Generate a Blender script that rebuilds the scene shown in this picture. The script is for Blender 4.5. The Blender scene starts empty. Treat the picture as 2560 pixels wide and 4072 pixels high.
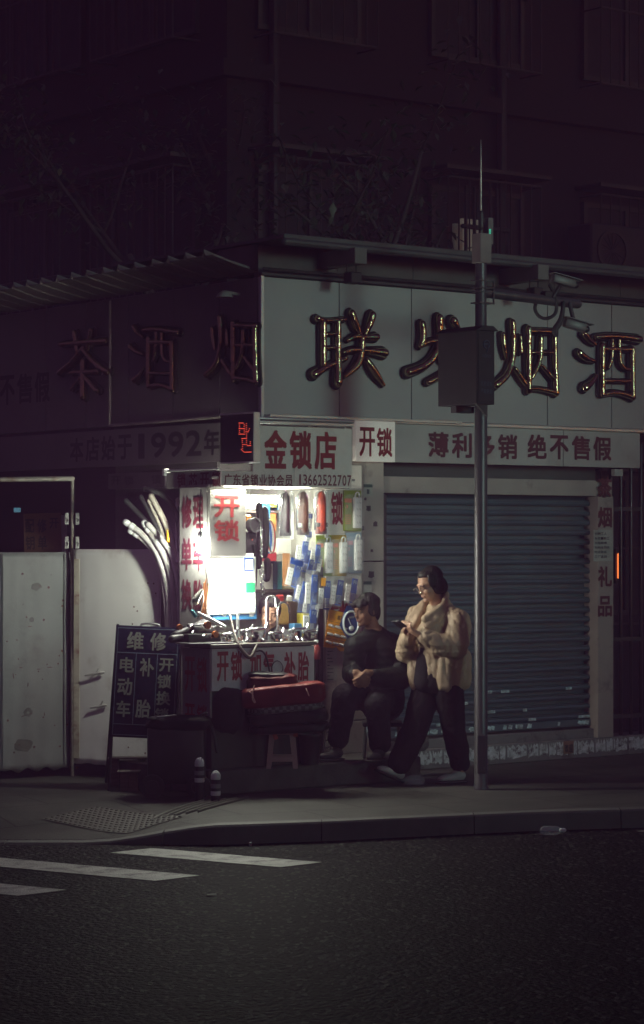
import bpy, bmesh, math, random
from mathutils import Vector, Matrix, noise
random.seed(7)
S = bpy.context.scene
COL = S.collection
V = Vector
R_ = math.radians

# ---------------------------------------------------------------- camera
F, CX, HY, H = 9614.0, 1280.0, 2150.0, 1.8
cam = bpy.data.cameras.new('camera')
cam.lens = 85
cam.sensor_width = 36
cam.shift_y = (HY - 2036) / 4072
cam.clip_end = 500
camo = bpy.data.objects.new('camera', cam)
COL.objects.link(camo)
camo.location = (0, 0, H)
camo.rotation_euler = (R_(90), 0, 0)
S.camera = camo

# ---------------------------------------------------------------- world: night sky over a city
W = bpy.data.worlds.new('World')
S.world = W
W.use_nodes = True
nt = W.node_tree
nt.nodes.clear()


def nn(t, typ, **kw):
    n = t.nodes.new(typ)
    for k, v in kw.items():
        setattr(n, k, v)
    return n


def build_world():
    L = nt.links.new
    out = nn(nt, 'ShaderNodeOutputWorld')
    bg = nn(nt, 'ShaderNodeBackground')
    tc = nn(nt, 'ShaderNodeTexCoord')
    sep = nn(nt, 'ShaderNodeSeparateXYZ')
    L(tc.outputs['Generated'], sep.inputs[0])

    def mr(src, a, b, c=0, d=1):
        m = nn(nt, 'ShaderNodeMapRange')
        m.inputs[1].default_value = a
        m.inputs[2].default_value = b
        m.inputs[3].default_value = c
        m.inputs[4].default_value = d
        L(src, m.inputs[0])
        return m.outputs[0]

    def mul(a, b):
        m = nn(nt, 'ShaderNodeMath', operation='MULTIPLY')
        L(a, m.inputs[0])
        if isinstance(b, float):
            m.inputs[1].default_value = b
        else:
            L(b, m.inputs[1])
        return m.outputs[0]

    rgb = nn(nt, 'ShaderNodeRGB')
    rgb.outputs[0].default_value = (0.052, 0.028, 0.063, 1)
    def patch(dirv, cos0, cos1, scale, lo, hi, col, prev, band=None):
        """unseen far lights round one direction, set for the sign letters to mirror"""
        vm = nn(nt, 'ShaderNodeVectorMath', operation='DOT_PRODUCT')
        L(tc.outputs['Generated'], vm.inputs[0])
        vm.inputs[1].default_value = V(dirv).normalized()
        n = nn(nt, 'ShaderNodeTexNoise')
        n.inputs['Scale'].default_value = scale
        n.inputs['Detail'].default_value = 1.5
        L(tc.outputs['Generated'], n.inputs['Vector'])
        m = mul(mr(n.outputs[0], lo, hi), mr(vm.outputs['Value'], cos0, cos1))
        if band:
            m = mul(m, mul(mr(sep.outputs[2], band[0], band[1]), mr(sep.outputs[2], band[2], band[3], 1, 0)))
        mx = nn(nt, 'ShaderNodeMix', data_type='RGBA')
        L(m, mx.inputs['Factor'])
        L(prev, mx.inputs[6])
        mx.inputs[7].default_value = (*col, 1)
        return mx.outputs[2]
    c = patch((.8, -.6, .0), .90, .95, 11.0, .56, .60, (.7, 6.0, 5.2), rgb.outputs[0], (.06, .085, .36, .44))
    c = patch((.8, -.6, .0), .80, .88, 13.0, .56, .59, (10.0, 3.2, .15), c, (-.5, -.4, .025, .045))
    L(c, bg.inputs[0])
    bg.inputs[1].default_value = 1.0
    L(bg.outputs[0], out.inputs[0])


build_world()
# a weak, wide "sun": what little glow the night sky gives
sl = bpy.data.lights.new('night_glow_sun', 'SUN')
sl.energy = 0.015
sl.angle = R_(60)
sl.color = (1.0, .9, .95)
so = bpy.data.objects.new('night_glow_sun', sl)
COL.objects.link(so)
so.rotation_euler = (-V((.1, -.8, .5))).normalized().to_track_quat('-Z', 'Y').to_euler()
so.location = (0, -5, 8)
# unseen street floodlight across the road, off to the right: it grazes the left front and lights the right one
fl = bpy.data.lights.new('unseen_floodlight', 'SPOT')
fl.energy = 7000
fl.spot_size = R_(14.5)
fl.spot_blend = 1.0
fl.shadow_soft_size = 2.6
fl.color = (.66, 1.0, .86)
fo = bpy.data.objects.new('unseen_floodlight', fl)
COL.objects.link(fo)
FLP, FLT = V((11.6, 6.4, 4.6)), V((.75, 18.95, 3.0))
fo.location = FLP
fo.rotation_euler = (FLT - FLP).to_track_quat('-Z', 'Y').to_euler()
S.view_settings.view_transform = 'Standard'
S.view_settings.look = 'None'
S.view_settings.exposure = 0
S.view_settings.gamma = 1
S.cycles.max_bounces = 8
S.cycles.sample_clamp_indirect = 3

# ---------------------------------------------------------------- frames of the two street fronts
C = V((-.45, 18.05, 0))
AR = math.atan2(.602, .798)
ca, sa = math.cos(AR), math.sin(AR)
MI = Matrix.Identity(4)
MR = Matrix.Translation(C) @ Matrix.Rotation(AR, 4, 'Z')
ML = Matrix.Translation(C) @ Matrix.Rotation(AR - math.pi / 2, 4, 'Z')


def P(px, py, Y):
    return V(((px - CX) / F * Y, Y, H - (py - HY) / F * Y))


def Rp(px, py, w=0.0):
    r = (px - CX) / F
    u = (r * (C.y - ca * w) - C.x - sa * w) / (ca - sa * r)
    Y = C.y + sa * u - ca * w
    return V((u, -w, H - (py - HY) / F * Y))


def Lp(px, py, w=0.0):
    r = (px - CX) / F
    s = (r * (C.y - sa * w) - C.x + ca * w) / (-sa - ca * r)
    Y = C.y + ca * s - sa * w
    return V((-s, -w, H - (py - HY) / F * Y))


# ---------------------------------------------------------------- materials
MATS = {}


def mat(name, col, rough=.6, metal=0.0, var=.25, vs=6.0, bump=0.0, bs=80.0, dirt=None, ds=3.0, dt=(.5, .7), emis=None, es=0.0, spec=.5, stretch=None, vor=False):
    if name in MATS:
        return MATS[name]
    m = bpy.data.materials.new(name)
    m.use_nodes = True
    t = m.node_tree
    b = t.nodes['Principled BSDF']
    L = t.links.new
    b.inputs['Roughness'].default_value = rough
    b.inputs['Metallic'].default_value = metal
    b.inputs['Specular IOR Level'].default_value = spec
    tc = nn(t, 'ShaderNodeTexCoord')
    co = tc.outputs['Object']
    if stretch:
        mp = nn(t, 'ShaderNodeMapping')
        mp.inputs['Scale'].default_value = stretch
        L(co, mp.inputs[0])
        co = mp.outputs[0]
    n = nn(t, 'ShaderNodeTexNoise')
    n.inputs['Scale'].default_value = vs
    n.inputs['Detail'].default_value = 5
    L(co, n.inputs['Vector'])
    r = nn(t, 'ShaderNodeValToRGB')
    lo = [c * (1 - var) for c in col]
    hi = [min(1, c * (1 + var)) for c in col]
    r.color_ramp.elements[0].position = .3
    r.color_ramp.elements[0].color = (*lo, 1)
    r.color_ramp.elements[1].position = .7
    r.color_ramp.elements[1].color = (*hi, 1)
    L(n.outputs[0], r.inputs[0])
    c = r.outputs[0]
    if dirt:
        n2 = nn(t, 'ShaderNodeTexNoise')
        n2.inputs['Scale'].default_value = ds
        n2.inputs['Detail'].default_value = 8
        n2.inputs['Roughness'].default_value = .65
        L(co, n2.inputs['Vector'])
        mr = nn(t, 'ShaderNodeMapRange')
        mr.inputs[1].default_value, mr.inputs[2].default_value = dt
        L(n2.outputs[0], mr.inputs[0])
        mx = nn(t, 'ShaderNodeMix', data_type='RGBA')
        L(mr.outputs[0], mx.inputs['Factor'])
        L(c, mx.inputs[6])
        mx.inputs[7].default_value = (*dirt, 1)
        c = mx.outputs[2]
    L(c, b.inputs['Base Color'])
    if bump:
        if vor:
            nb = nn(t, 'ShaderNodeTexVoronoi')
            nb.inputs['Scale'].default_value = bs
        else:
            nb = nn(t, 'ShaderNodeTexNoise')
            nb.inputs['Scale'].default_value = bs
            nb.inputs['Detail'].default_value = 3
        L(co, nb.inputs['Vector'])
        bp = nn(t, 'ShaderNodeBump')
        bp.inputs['Strength'].default_value = min(1, bump)
        bp.inputs['Distance'].default_value = .01 * max(1, bump)
        L(nb.outputs[0], bp.inputs['Height'])
        L(bp.outputs[0], b.inputs['Normal'])
    if emis:
        b.inputs['Emission Color'].default_value = (*emis, 1)
        b.inputs['Emission Strength'].default_value = es
    MATS[name] = m
    return m


def clear_mat(name, tint=(.9, .95, 1), amt=.25, rough=.12):
    if name in MATS:
        return MATS[name]
    m = bpy.data.materials.new(name)
    m.use_nodes = True
    t = m.node_tree
    t.nodes.clear()
    L = t.links.new
    o = nn(t, 'ShaderNodeOutputMaterial')
    mx = nn(t, 'ShaderNodeMixShader')
    tr = nn(t, 'ShaderNodeBsdfTransparent')
    b = nn(t, 'ShaderNodeBsdfPrincipled')
    b.inputs['Base Color'].default_value = (*tint, 1)
    b.inputs['Roughness'].default_value = rough
    tc = nn(t, 'ShaderNodeTexCoord')
    nb = nn(t, 'ShaderNodeTexNoise')
    nb.inputs['Scale'].default_value = 30
    L(tc.outputs['Object'], nb.inputs['Vector'])
    bp = nn(t, 'ShaderNodeBump')
    bp.inputs['Strength'].default_value = .6
    bp.inputs['Distance'].default_value = .02
    L(nb.outputs[0], bp.inputs['Height'])
    L(bp.outputs[0], b.inputs['Normal'])
    mx.inputs[0].default_value = amt
    L(tr.outputs[0], mx.inputs[1])
    L(b.outputs[0], mx.inputs[2])
    L(mx.outputs[0], o.inputs[0])
    MATS[name] = m
    return m


# ---------------------------------------------------------------- objects
def tag(o, label=None, cat=None, group=None, kind=None):
    if label:
        o['label'] = label
    if cat:
        o['category'] = cat
    if group:
        o['group'] = group
    if kind:
        o['kind'] = kind
    return o


WM = {}          # world matrix of every object I place


def thing(name, label, cat, at, rot=0.0, group=None):
    o = bpy.data.objects.new(name, None)
    o.empty_display_size = .1
    COL.objects.link(o)
    o.location = at
    o.rotation_euler = (0, 0, rot)
    WM[o.name] = Matrix.Translation(V(at)) @ Matrix.Rotation(rot, 4, 'Z')
    return tag(o, label, cat, group)


GL = {}


def glyph(ch, bold):
    k = (ch, bold)
    if k in GL:
        return GL[k]
    cu = bpy.data.curves.new('glyph', 'FONT')
    cu.body = ch
    cu.offset = bold
    cu.resolution_u = 3
    o = bpy.data.objects.new('glyph', cu)
    COL.objects.link(o)
    dg = bpy.context.evaluated_depsgraph_get()
    m = bpy.data.meshes.new_from_object(o.evaluated_get(dg))
    vs = [(v.co.x, v.co.y) for v in m.vertices]
    fs = [tuple(p.vertices) for p in m.polygons]
    bpy.data.objects.remove(o)
    bpy.data.curves.remove(cu)
    bpy.data.meshes.remove(m)
    if not vs:
        GL[k] = ([], [])
        return GL[k]
    x0, x1 = min(v[0] for v in vs), max(v[0] for v in vs)
    y0, y1 = min(v[1] for v in vs), max(v[1] for v in vs)
    vs = [((x - x0) / max(x1 - x0, 1e-6), (y - y0) / max(y1 - y0, 1e-6)) for x, y in vs]
    GL[k] = (vs, fs)
    return GL[k]


class MB:
    """collects shapes (in frame M, stored in world space) and links them as ONE mesh object"""

    def __init__(s, M=MI):
        s.M = M
        s.bm = bmesh.new()

    def v(s, *p):
        return s.bm.verts.new(s.M @ V(p))

    def f(s, vs):
        try:
            return s.bm.faces.new(vs)
        except ValueError:
            return None

    def box(s, x0, x1, y0, y1, z0, z1, bev=0.0, seg=1):
        vs = [s.v(x, y, z) for z in (z0, z1) for y in (y0, y1) for x in (x0, x1)]
        fs = [s.f([vs[i] for i in q]) for q in ((0, 2, 3, 1), (4, 5, 7, 6), (0, 1, 5, 4), (2, 6, 7, 3), (0, 4, 6, 2), (1, 3, 7, 5))]
        if bev:
            es = {e for f in fs for e in f.edges}
            bmesh.ops.bevel(s.bm, geom=list(es), offset=bev, segments=seg, affect='EDGES', profile=.5)
        return s

    def prism(s, pts, y0, y1):
        """outline in the xz plane, pushed through y"""
        a = [s.v(x, y0, z) for x, z in pts]
        b = [s.v(x, y1, z) for x, z in pts]
        s.f(a)
        s.f(b[::-1])
        n = len(pts)
        for i in range(n):
            s.f([a[i], b[i], b[(i + 1) % n], a[(i + 1) % n]])
        return s

    def slab(s, pts, z0, z1):
        """outline in plan"""
        a = [s.v(x, y, z0) for x, y in pts]
        b = [s.v(x, y, z1) for x, y in pts]
        s.f(a[::-1])
        s.f(b)
        n = len(pts)
        for i in range(n):
            s.f([a[i], a[(i + 1) % n], b[(i + 1) % n], b[i]])
        return s

    def quad(s, a, b, c, d):
        s.f([s.v(*a), s.v(*b), s.v(*c), s.v(*d)])
        return s

    def tube(s, pts, rad, n=10, flat=(1, 1), smooth=0, cap=True):
        pts = [V(p) for p in pts]
        if not isinstance(rad, (list, tuple)):
            rad = [rad] * len(pts)
        rad = list(rad)
        for _ in range(smooth):
            q, rr = [pts[0]], [rad[0]]
            for i in range(len(pts) - 1):
                q += [pts[i] * .75 + pts[i + 1] * .25, pts[i] * .25 + pts[i + 1] * .75]
                rr += [rad[i] * .75 + rad[i + 1] * .25, rad[i] * .25 + rad[i + 1] * .75]
            q.append(pts[-1])
            rr.append(rad[-1])
            pts, rad = q, rr
        if cap:                                  # rounded ends
            d0 = (pts[0] - pts[1]).normalized()
            d1 = (pts[-1] - pts[-2]).normalized()
            pre = [(pts[0] + d0 * rad[0] * k, rad[0] * c) for k, c in ((.98, .2), (.8, .6), (.45, .89))]
            post = [(pts[-1] + d1 * rad[-1] * k, rad[-1] * c) for k, c in ((.45, .89), (.8, .6), (.98, .2))]
            pts = [p for p, _ in pre] + pts + [p for p, _ in post]
            rad = [r for _, r in pre] + rad + [r for _, r in post]
        rings = []
        up = V((0, 1, 0))
        for i, p in enumerate(pts):
            t = (pts[min(i + 1, len(pts) - 1)] - pts[max(i - 1, 0)]).normalized()
            if abs(t.dot(up)) > .95:
                up = V((1, 0, 0)) if abs(t.x) < .9 else V((0, 0, 1))
            a = t.cross(up).normalized()
            b = a.cross(t).normalized()
            rings.append([s.v(*(p + a * math.cos(2 * math.pi * k / n) * rad[i] * flat[0] + b * math.sin(2 * math.pi * k / n) * rad[i] * flat[1])) for k in range(n)])
        for r0, r1 in zip(rings, rings[1:]):
            for k in range(n):
                s.f([r0[k], r0[(k + 1) % n], r1[(k + 1) % n], r1[k]])
        s.f(rings[0][::-1])
        s.f(rings[-1])
        return s

    def lathe(s, c, prof, n=16):
        """profile of (radius, height) about the vertical through c"""
        c = V(c)
        rings = [[s.v(c.x + r * math.cos(2 * math.pi * k / n), c.y + r * math.sin(2 * math.pi * k / n), c.z + h) for k in range(n)] for r, h in prof]
        for r0, r1 in zip(rings, rings[1:]):
            for k in range(n):
                s.f([r0[k], r0[(k + 1) % n], r1[(k + 1) % n], r1[k]])
        s.f(rings[0][::-1])
        s.f(rings[-1])
        return s

    def ell(s, c, r, M=MI, u=16, w=10):
        r = (r, r, r) if isinstance(r, (int, float)) else r
        bmesh.ops.create_uvsphere(s.bm, u_segments=u, v_segments=w, radius=1,
                                  matrix=s.M @ M @ Matrix.Translation(V(c)) @ Matrix.Diagonal((*r, 1)))
        return s

    def disc(s, c, r, y0, y1, n=20, rin=0.0):
        """disc or ring facing the viewer (axis y)"""
        c = V((c[0], 0, c[1]))
        o = [[s.v(c.x + rr * math.cos(2 * math.pi * k / n), y, c.z + rr * math.sin(2 * math.pi * k / n)) for k in range(n)] for rr, y in ((r, y0), (r, y1), (max(rin, 1e-4), y0), (max(rin, 1e-4), y1))]
        for k in range(n):
            j = (k + 1) % n
            s.f([o[0][k], o[0][j], o[1][j], o[1][k]])
            s.f([o[0][k], o[2][k], o[2][j], o[0][j]])
            s.f([o[1][k], o[1][j], o[3][j], o[3][k]])
            if rin:
                s.f([o[2][k], o[3][k], o[3][j], o[2][j]])
        return s

    def text(s, st, x0, z0, x1, z1, y, vert=False, bold=.03, gap=.14, shear=0.0):
        n = len(st)
        for i, ch in enumerate(st):
            if ch == ' ':
                continue
            vs, fs = glyph(ch, 0.0)
            if vert:
                ch_h = (z1 - z0) / n
                a, b = x0, x1
                c, d = z1 - (i + 1) * ch_h + ch_h * gap / 2, z1 - i * ch_h - ch_h * gap / 2
            else:
                cw = (x1 - x0) / n
                g = gap * cw / 2
                a, b, c, d = x0 + i * cw + g, x0 + (i + 1) * cw - g, z0, z1
            if ch == '1':
                m_ = (a + b) / 2
                a, b = m_ - (b - a) * .21, m_ + (b - a) * .21
            e = bold * .62
            for k_, (ex, ez) in enumerate(((0, 0), (e, e), (-e, e), (e, -e), (-e, -e)) if e > .004 else ((0, 0),)):
                sx_, sz_ = (b - a) * (1 - 2 * e), (d - c) * (1 - 2 * e)
                ox, oz = (a + b) / 2 - sx_ / 2 + ex * (b - a), (c + d) / 2 - sz_ / 2 + ez * (d - c)
                w = [s.v(ox + sx_ * p, y - k_ * .00025, oz + sz_ * q) for p, q in vs]
                for f in fs:
                    s.f([w[k] for k in f])
        return s

    def build(s, name, m, parent=None, at=None, rot=0.0, smooth=False, **tags):
        me = bpy.data.meshes.new(name)
        if parent is not None:
            B = WM[parent.name]
        else:
            if at is None:
                xs = [v.co for v in s.bm.verts]
                at = V((sum(c.x for c in xs) / len(xs), sum(c.y for c in xs) / len(xs), min(c.z for c in xs)))
            B = Matrix.Translation(V(at)) @ Matrix.Rotation(rot, 4, 'Z')
        s.bm.transform(B.inverted())
        bmesh.ops.recalc_face_normals(s.bm, faces=s.bm.faces)
        s.bm.to_mesh(me)
        s.bm.free()
        if smooth:
            me.shade_smooth()
            if smooth != 'all':
                try:
                    me.set_sharp_from_angle(angle=R_(40))
                except Exception:
                    pass
        if m:
            me.materials.append(m)
        o = bpy.data.objects.new(name, me)
        COL.objects.link(o)
        if parent is not None:
            o.parent = parent
        else:
            o.location = B.to_translation()
            o.rotation_euler = (0, 0, rot)
        WM[o.name] = B
        tag(o, **tags)
        return o


def copy_tree(o, parent=None):
    c = o.copy()
    COL.objects.link(c)
    if parent:
        c.parent = parent
    WM[c.name] = WM[o.name].copy()
    for ch in list(o.children):
        copy_tree(ch, c)
    return c


def place(o, at, rot=0.0):
    o.location = at
    o.rotation_euler = (0, 0, rot)
    return o


# shared materials
M_white = mat('dirty_white_paint', (.52, .52, .49), .5, var=.12, dirt=(.16, .14, .12), ds=4, dt=(.55, .8))
M_black = mat('black_plastic', (.016, .014, .016), .45, var=.3)
M_dark = mat('dark_grimy_metal', (.045, .04, .045), .5, .2, var=.4, dirt=(.02, .018, .02))
M_steel = mat('dull_steel', (.42, .43, .44), .35, .9, var=.2, dirt=(.08, .06, .05), dt=(.5, .75))
M_chrome = mat('bright_steel', (.75, .76, .76), .2, 1.0, var=.1)
M_alu = mat('brushed_aluminium', (.6, .61, .6), .4, .8, var=.1)
M_redink = mat('red_ink', (.26, .016, .014), .55, var=.15)
M_darkred = mat('dark_red_ink', (.10, .012, .022), .55, var=.2)
M_blackink = mat('black_ink', (.02, .02, .024), .6, var=.1)
M_blue = mat('blue_print', (.006, .075, .36), .4, var=.1)
M_wht = mat('clean_white_plastic', (.78, .79, .78), .35, var=.05)
M_clear = clear_mat('clear_plastic', amt=.28)
M_rubber = mat('black_rubber', (.025, .023, .025), .6, var=.3)
M_skin = mat('skin', (.40, .22, .15), .5, var=.12, vs=20)
M_hair = mat('black_hair', (.010, .008, .009), .55, spec=.25, var=.5, vs=40, stretch=(1, 1, .15), bump=.6, bs=90)
M_card = mat('brown_cardboard', (.30, .19, .10), .8, var=.15)
M_rust = mat('rust', (.12, .05, .025), .8, var=.4)
# ================================================================ ground
KP = [(-14, 15.27), (-.62, 15.27), (0, 15.45), (1.385, 15.99), (2.2, 16.2), (6, 17.5), (14, 20.4)]


def kerb_y(x):
    for (a, b), (c, d) in zip(KP, KP[1:]):
        if a <= x <= c:
            return b + (d - b) * (x - a) / (c - a)
    return KP[-1][1]


def ss(t):
    t = max(0, min(1, t))
    return t * t * (3 - 2 * t)


def pav_z(x, y):
    d = 1 - ss((x + 1.5) / .9)
    return -.112 * d * (1 - ss((y - 15.2) / 1.5))


def asphalt():
    m = mat('asphalt', (.0085, .0072, .009), .7, var=.35, vs=2.2, spec=.05)
    t = m.node_tree
    L = t.links.new
    b = t.nodes['Principled BSDF']
    tc = nn(t, 'ShaderNodeTexCoord')
    vo = nn(t, 'ShaderNodeTexVoronoi')
    vo.inputs['Scale'].default_value = 34
    no = nn(t, 'ShaderNodeTexNoise')
    no.inputs['Scale'].default_value = 90
    no.inputs['Detail'].default_value = 4
    L(tc.outputs['Object'], vo.inputs['Vector'])
    L(tc.outputs['Object'], no.inputs['Vector'])
    ad = nn(t, 'ShaderNodeMath', operation='MULTIPLY_ADD')
    ad.inputs[1].default_value = .7
    L(no.outputs[0], ad.inputs[0])
    L(vo.outputs['Distance'], ad.inputs[2])
    bp = nn(t, 'ShaderNodeBump')
    bp.inputs['Strength'].default_value = 1
    bp.inputs['Distance'].default_value = .022
    bp.invert = True
    L(ad.outputs[0], bp.inputs['Height'])
    L(bp.outputs[0], b.inputs['Normal'])
    mp = nn(t, 'ShaderNodeMapping')
    mp.inputs['Scale'].default_value = (1, .45, 1)
    L(tc.outputs['Object'], mp.inputs[0])
    v2 = nn(t, 'ShaderNodeTexVoronoi')
    v2.inputs['Scale'].default_value = 42
    L(mp.outputs[0], v2.inputs['Vector'])
    sp = nn(t, 'ShaderNodeSeparateColor')
    L(v2.outputs['Color'], sp.inputs[0])
    r2 = nn(t, 'ShaderNodeMapRange')
    r2.inputs[1].default_value, r2.inputs[2].default_value = .76, .97
    L(sp.outputs[0], r2.inputs[0])
    src = b.inputs['Base Color'].links[0].from_socket
    mx = nn(t, 'ShaderNodeMix', data_type='RGBA')
    L(r2.outputs[0], mx.inputs['Factor'])
    L(src, mx.inputs[6])
    mx.inputs[7].default_value = (.075, .073, .07, 1)
    L(mx.outputs[2], b.inputs['Base Color'])
    return m


mb = MB()
mb.quad((-45, -24, -.12), (45, -24, -.12), (45, 45, -.12), (-45, 45, -.12))
mb.build('road', asphalt(), at=(0, 0, -.12), kind='structure')

# pavement of large slabs with joints
M_pave = mat('pavement_slabs', (.066, .066, .060), .7, var=.2, vs=3, bump=.35, bs=120, dirt=(.10, .09, .085), ds=2.2, dt=(.45, .75), spec=.2)
t = M_pave.node_tree
b = t.nodes['Principled BSDF']
src = b.inputs['Base Color'].links[0].from_socket
tc = nn(t, 'ShaderNodeTexCoord')
mp = nn(t, 'ShaderNodeMapping')
mp.inputs['Rotation'].default_value = (0, 0, R_(-27))
br = nn(t, 'ShaderNodeTexBrick')
br.inputs['Scale'].default_value = 1
br.inputs['Brick Width'].default_value = .9
br.inputs['Row Height'].default_value = .6
br.inputs['Mortar Size'].default_value = .008
br.inputs['Color1'].default_value = (1, 1, 1, 1)
br.inputs['Color2'].default_value = (.78, .78, .78, 1)
br.inputs['Mortar'].default_value = (.18, .17, .17, 1)
t.links.new(tc.outputs['Object'], mp.inputs[0])
t.links.new(mp.outputs[0], br.inputs[0])
mx = nn(t, 'ShaderNodeMix', data_type='RGBA', blend_type='MULTIPLY')
mx.inputs['Factor'].default_value = 1
t.links.new(src, mx.inputs[6])
t.links.new(br.outputs[0], mx.inputs[7])
t.links.new(mx.outputs[2], b.inputs['Base Color'])
mb = MB()
xs = [-14 + .5 * i for i in range(16)] + [-6 + .15 * i for i in range(70)] + [4.5 + .6 * i for i in range(17)]
rows = []
for x in xs:
    ky = kerb_y(x) + .155
    ys = [ky + .12 * i for i in range(14)] + [ky + 1.9, ky + 4, ky + 8, ky + 14]
    rows.append([mb.v(x, y, pav_z(x, y)) for y in ys])
for a, c in zip(rows, rows[1:]):
    for k in range(len(a) - 1):
        mb.f([a[k], c[k], c[k + 1], a[k + 1]])
mb.build('pavement', M_pave, at=(0, 0, 0), kind='structure', smooth='all')

mb = MB()
x = -13.0
while x < 13:
    L_ = .993
    n = 6
    a = []
    for i in range(n + 1):
        xx = x + L_ * i / n
        ky = kerb_y(xx)
        zt = pav_z(xx, ky) + .003
        a.append([mb.v(xx, ky + .154, -.2), mb.v(xx, ky + .154, zt), mb.v(xx, ky + .016, zt), mb.v(xx, ky, zt - .012), mb.v(xx, ky - .012, -.2)])
    for p, q in zip(a, a[1:]):
        for k in range(4):
            mb.f([p[k], q[k], q[k + 1], p[k + 1]])
    mb.f(a[0])
    mb.f(a[-1])
    x += 1.0
mb.build('kerb', mat('kerb_stone', (.10, .10, .095), .7, var=.2, bump=.3, dirt=(.06, .055, .055), ds=3), at=(0, 15.3, -.12), kind='structure')

# worn zebra stripes
M_line = mat('worn_road_paint', (.43, .43, .39), .6, var=.2, vs=5, bump=.8, bs=70, dirt=(.05, .048, .048), ds=6, dt=(.48, .66))
d = V((-.85, .53))
for k in range(4):
    e0 = V((0, 14.41)) + k * V((-.70, -.57))
    e1 = e0 + V((-.24, -.22))
    ln = 1.25 + .9 * k
    mb = MB()
    n = 12
    prev = None
    for i in range(n + 1):
        p, q = e0 + d * ln * i / n, e1 + d * ln * i / n
        j = (noise.noise(V((i * .9, k, 0))) * .012, noise.noise(V((i * .9, k, 4))) * .012)
        cur = (mb.v(p.x, p.y + j[0], -.116), mb.v(q.x, q.y + j[1], -.116))
        if prev:
            mb.f([prev[0], cur[0], cur[1], prev[1]])
        prev = cur
    mb.build('road_marking', M_line, at=(e0.x, e0.y, -.116), kind='structure')

# tactile paving let into the dropped kerb
M_tac = mat('tactile_tile', (.10, .095, .08), .7, var=.2, dirt=(.05, .045, .04))
mb = MB()
A, Bv, Dv = V((-1.86, 16.02)), V((.62, -.52)), V((.34, .40))
nx, ny = 18, 10


def tp(i, j, dz=0):
    p = A + Bv * i / nx + Dv * j / ny
    return (p.x, p.y, pav_z(p.x, p.y) + .006 + dz)


for i in range(nx):
    for j in range(ny):
        mb.quad(tp(i, j), tp(i + 1, j), tp(i + 1, j + 1), tp(i, j + 1))
        c = V(tp(i + .5, j + .5))
        mb.lathe(c, [(.0125, -.002), (.0105, .004), (.006, .006)], 8)
mb.build('tactile_pavement', M_tac, at=(-1.5, 15.9, 0), kind='structure')
mb = MB()
for k in range(5):
    o = V((-1.12, 15.86)) + V((.075, .055)) * k
    pts = []
    for i in range(9):
        p = o + V((.30, .80)) * i / 8
        pts.append((p.x, p.y, pav_z(p.x, p.y) + .004))
    mb.tube(pts, .014, 8, flat=(1, .5))
mb.build('tactile_pavement', M_tac, at=(-1, 16.2, 0), kind='structure')

# ================================================================ the corner shop
shop = thing('corner_shop', 'grey panelled corner shop with a rolled-down shutter and gilded letters on its fascia', 'shop', C, AR)
M_wall = mat('grimy_render', (.11, .105, .105), .8, var=.2, vs=2, bump=.3, bs=40, dirt=(.07, .06, .06), ds=2, dt=(.5, .75))
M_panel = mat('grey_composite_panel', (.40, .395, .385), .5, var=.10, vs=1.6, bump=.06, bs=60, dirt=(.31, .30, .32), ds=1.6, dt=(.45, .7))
M_panelL = mat('shaded_composite_panel', (.16, .15, .152), .55, var=.12, vs=1.6, bump=.06, bs=60, dirt=(.11, .10, .104), ds=1.6, dt=(.45, .7))  # same panel as the right front, with its shade put into the colour
UE = 5.2
mb = MB(MR)
mb.slab([(.6, .2), (3.60, .2), (3.60, 2.1), (.035, 2.1), (.035, .64), (.6, .64)], 0, 2.7)
mb.box(0.02, UE, .06, 2.1, 2.70, 3.74)
mb.build('wall', M_wall, shop)
# fascia panels, right front
Z0, Z1 = 2.742, 3.772
mb = MB(MR)
us = [0] + [Rp(p, 1300)[0] for p in (1349, 1636, 1906, 2177, 2432)] + [4.65, UE]
for a, c in zip(us, us[1:]):
    mb.box(a + .003, c - .003, 0, .05, Z0, Z1, .003)
mb.build('fascia_panel', M_panel, shop)
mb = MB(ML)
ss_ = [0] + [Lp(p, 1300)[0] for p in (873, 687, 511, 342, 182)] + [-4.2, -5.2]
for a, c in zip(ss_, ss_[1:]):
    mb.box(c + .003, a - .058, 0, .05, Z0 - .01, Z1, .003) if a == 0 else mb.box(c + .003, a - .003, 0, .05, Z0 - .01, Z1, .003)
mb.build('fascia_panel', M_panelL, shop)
mb = MB(MR)
mb.box(-.014, .012, -.014, .004, Z0 - .02, Z1 + .01)
mb.build('corner_trim', M_alu, shop)
# white conduit on the left front
mb = MB(ML)
a, c = Lp(437, 1200, .03), Lp(437, 1692, .03)
e = Lp(876, 1657, .03)
mb.tube([a, c], .011, 8)
mb.tube([c, (e.x, e.y, c.z + .005)], .011, 8)
mb.build('conduit', mat('old_white_conduit', (.30, .28, .26), .6, var=.2), shop, smooth=True)
# bottom trims of the fascia
mb = MB(MR)
mb.box(0.02, UE, -.05, .05, Z0 - .035, Z0 - .004, .006)
mb.box(0.02, 1.9, -.075, -.052, Z0 - .02, Z0 + .004, .004)
mb.build('fascia_trim', M_alu, shop)
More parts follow.
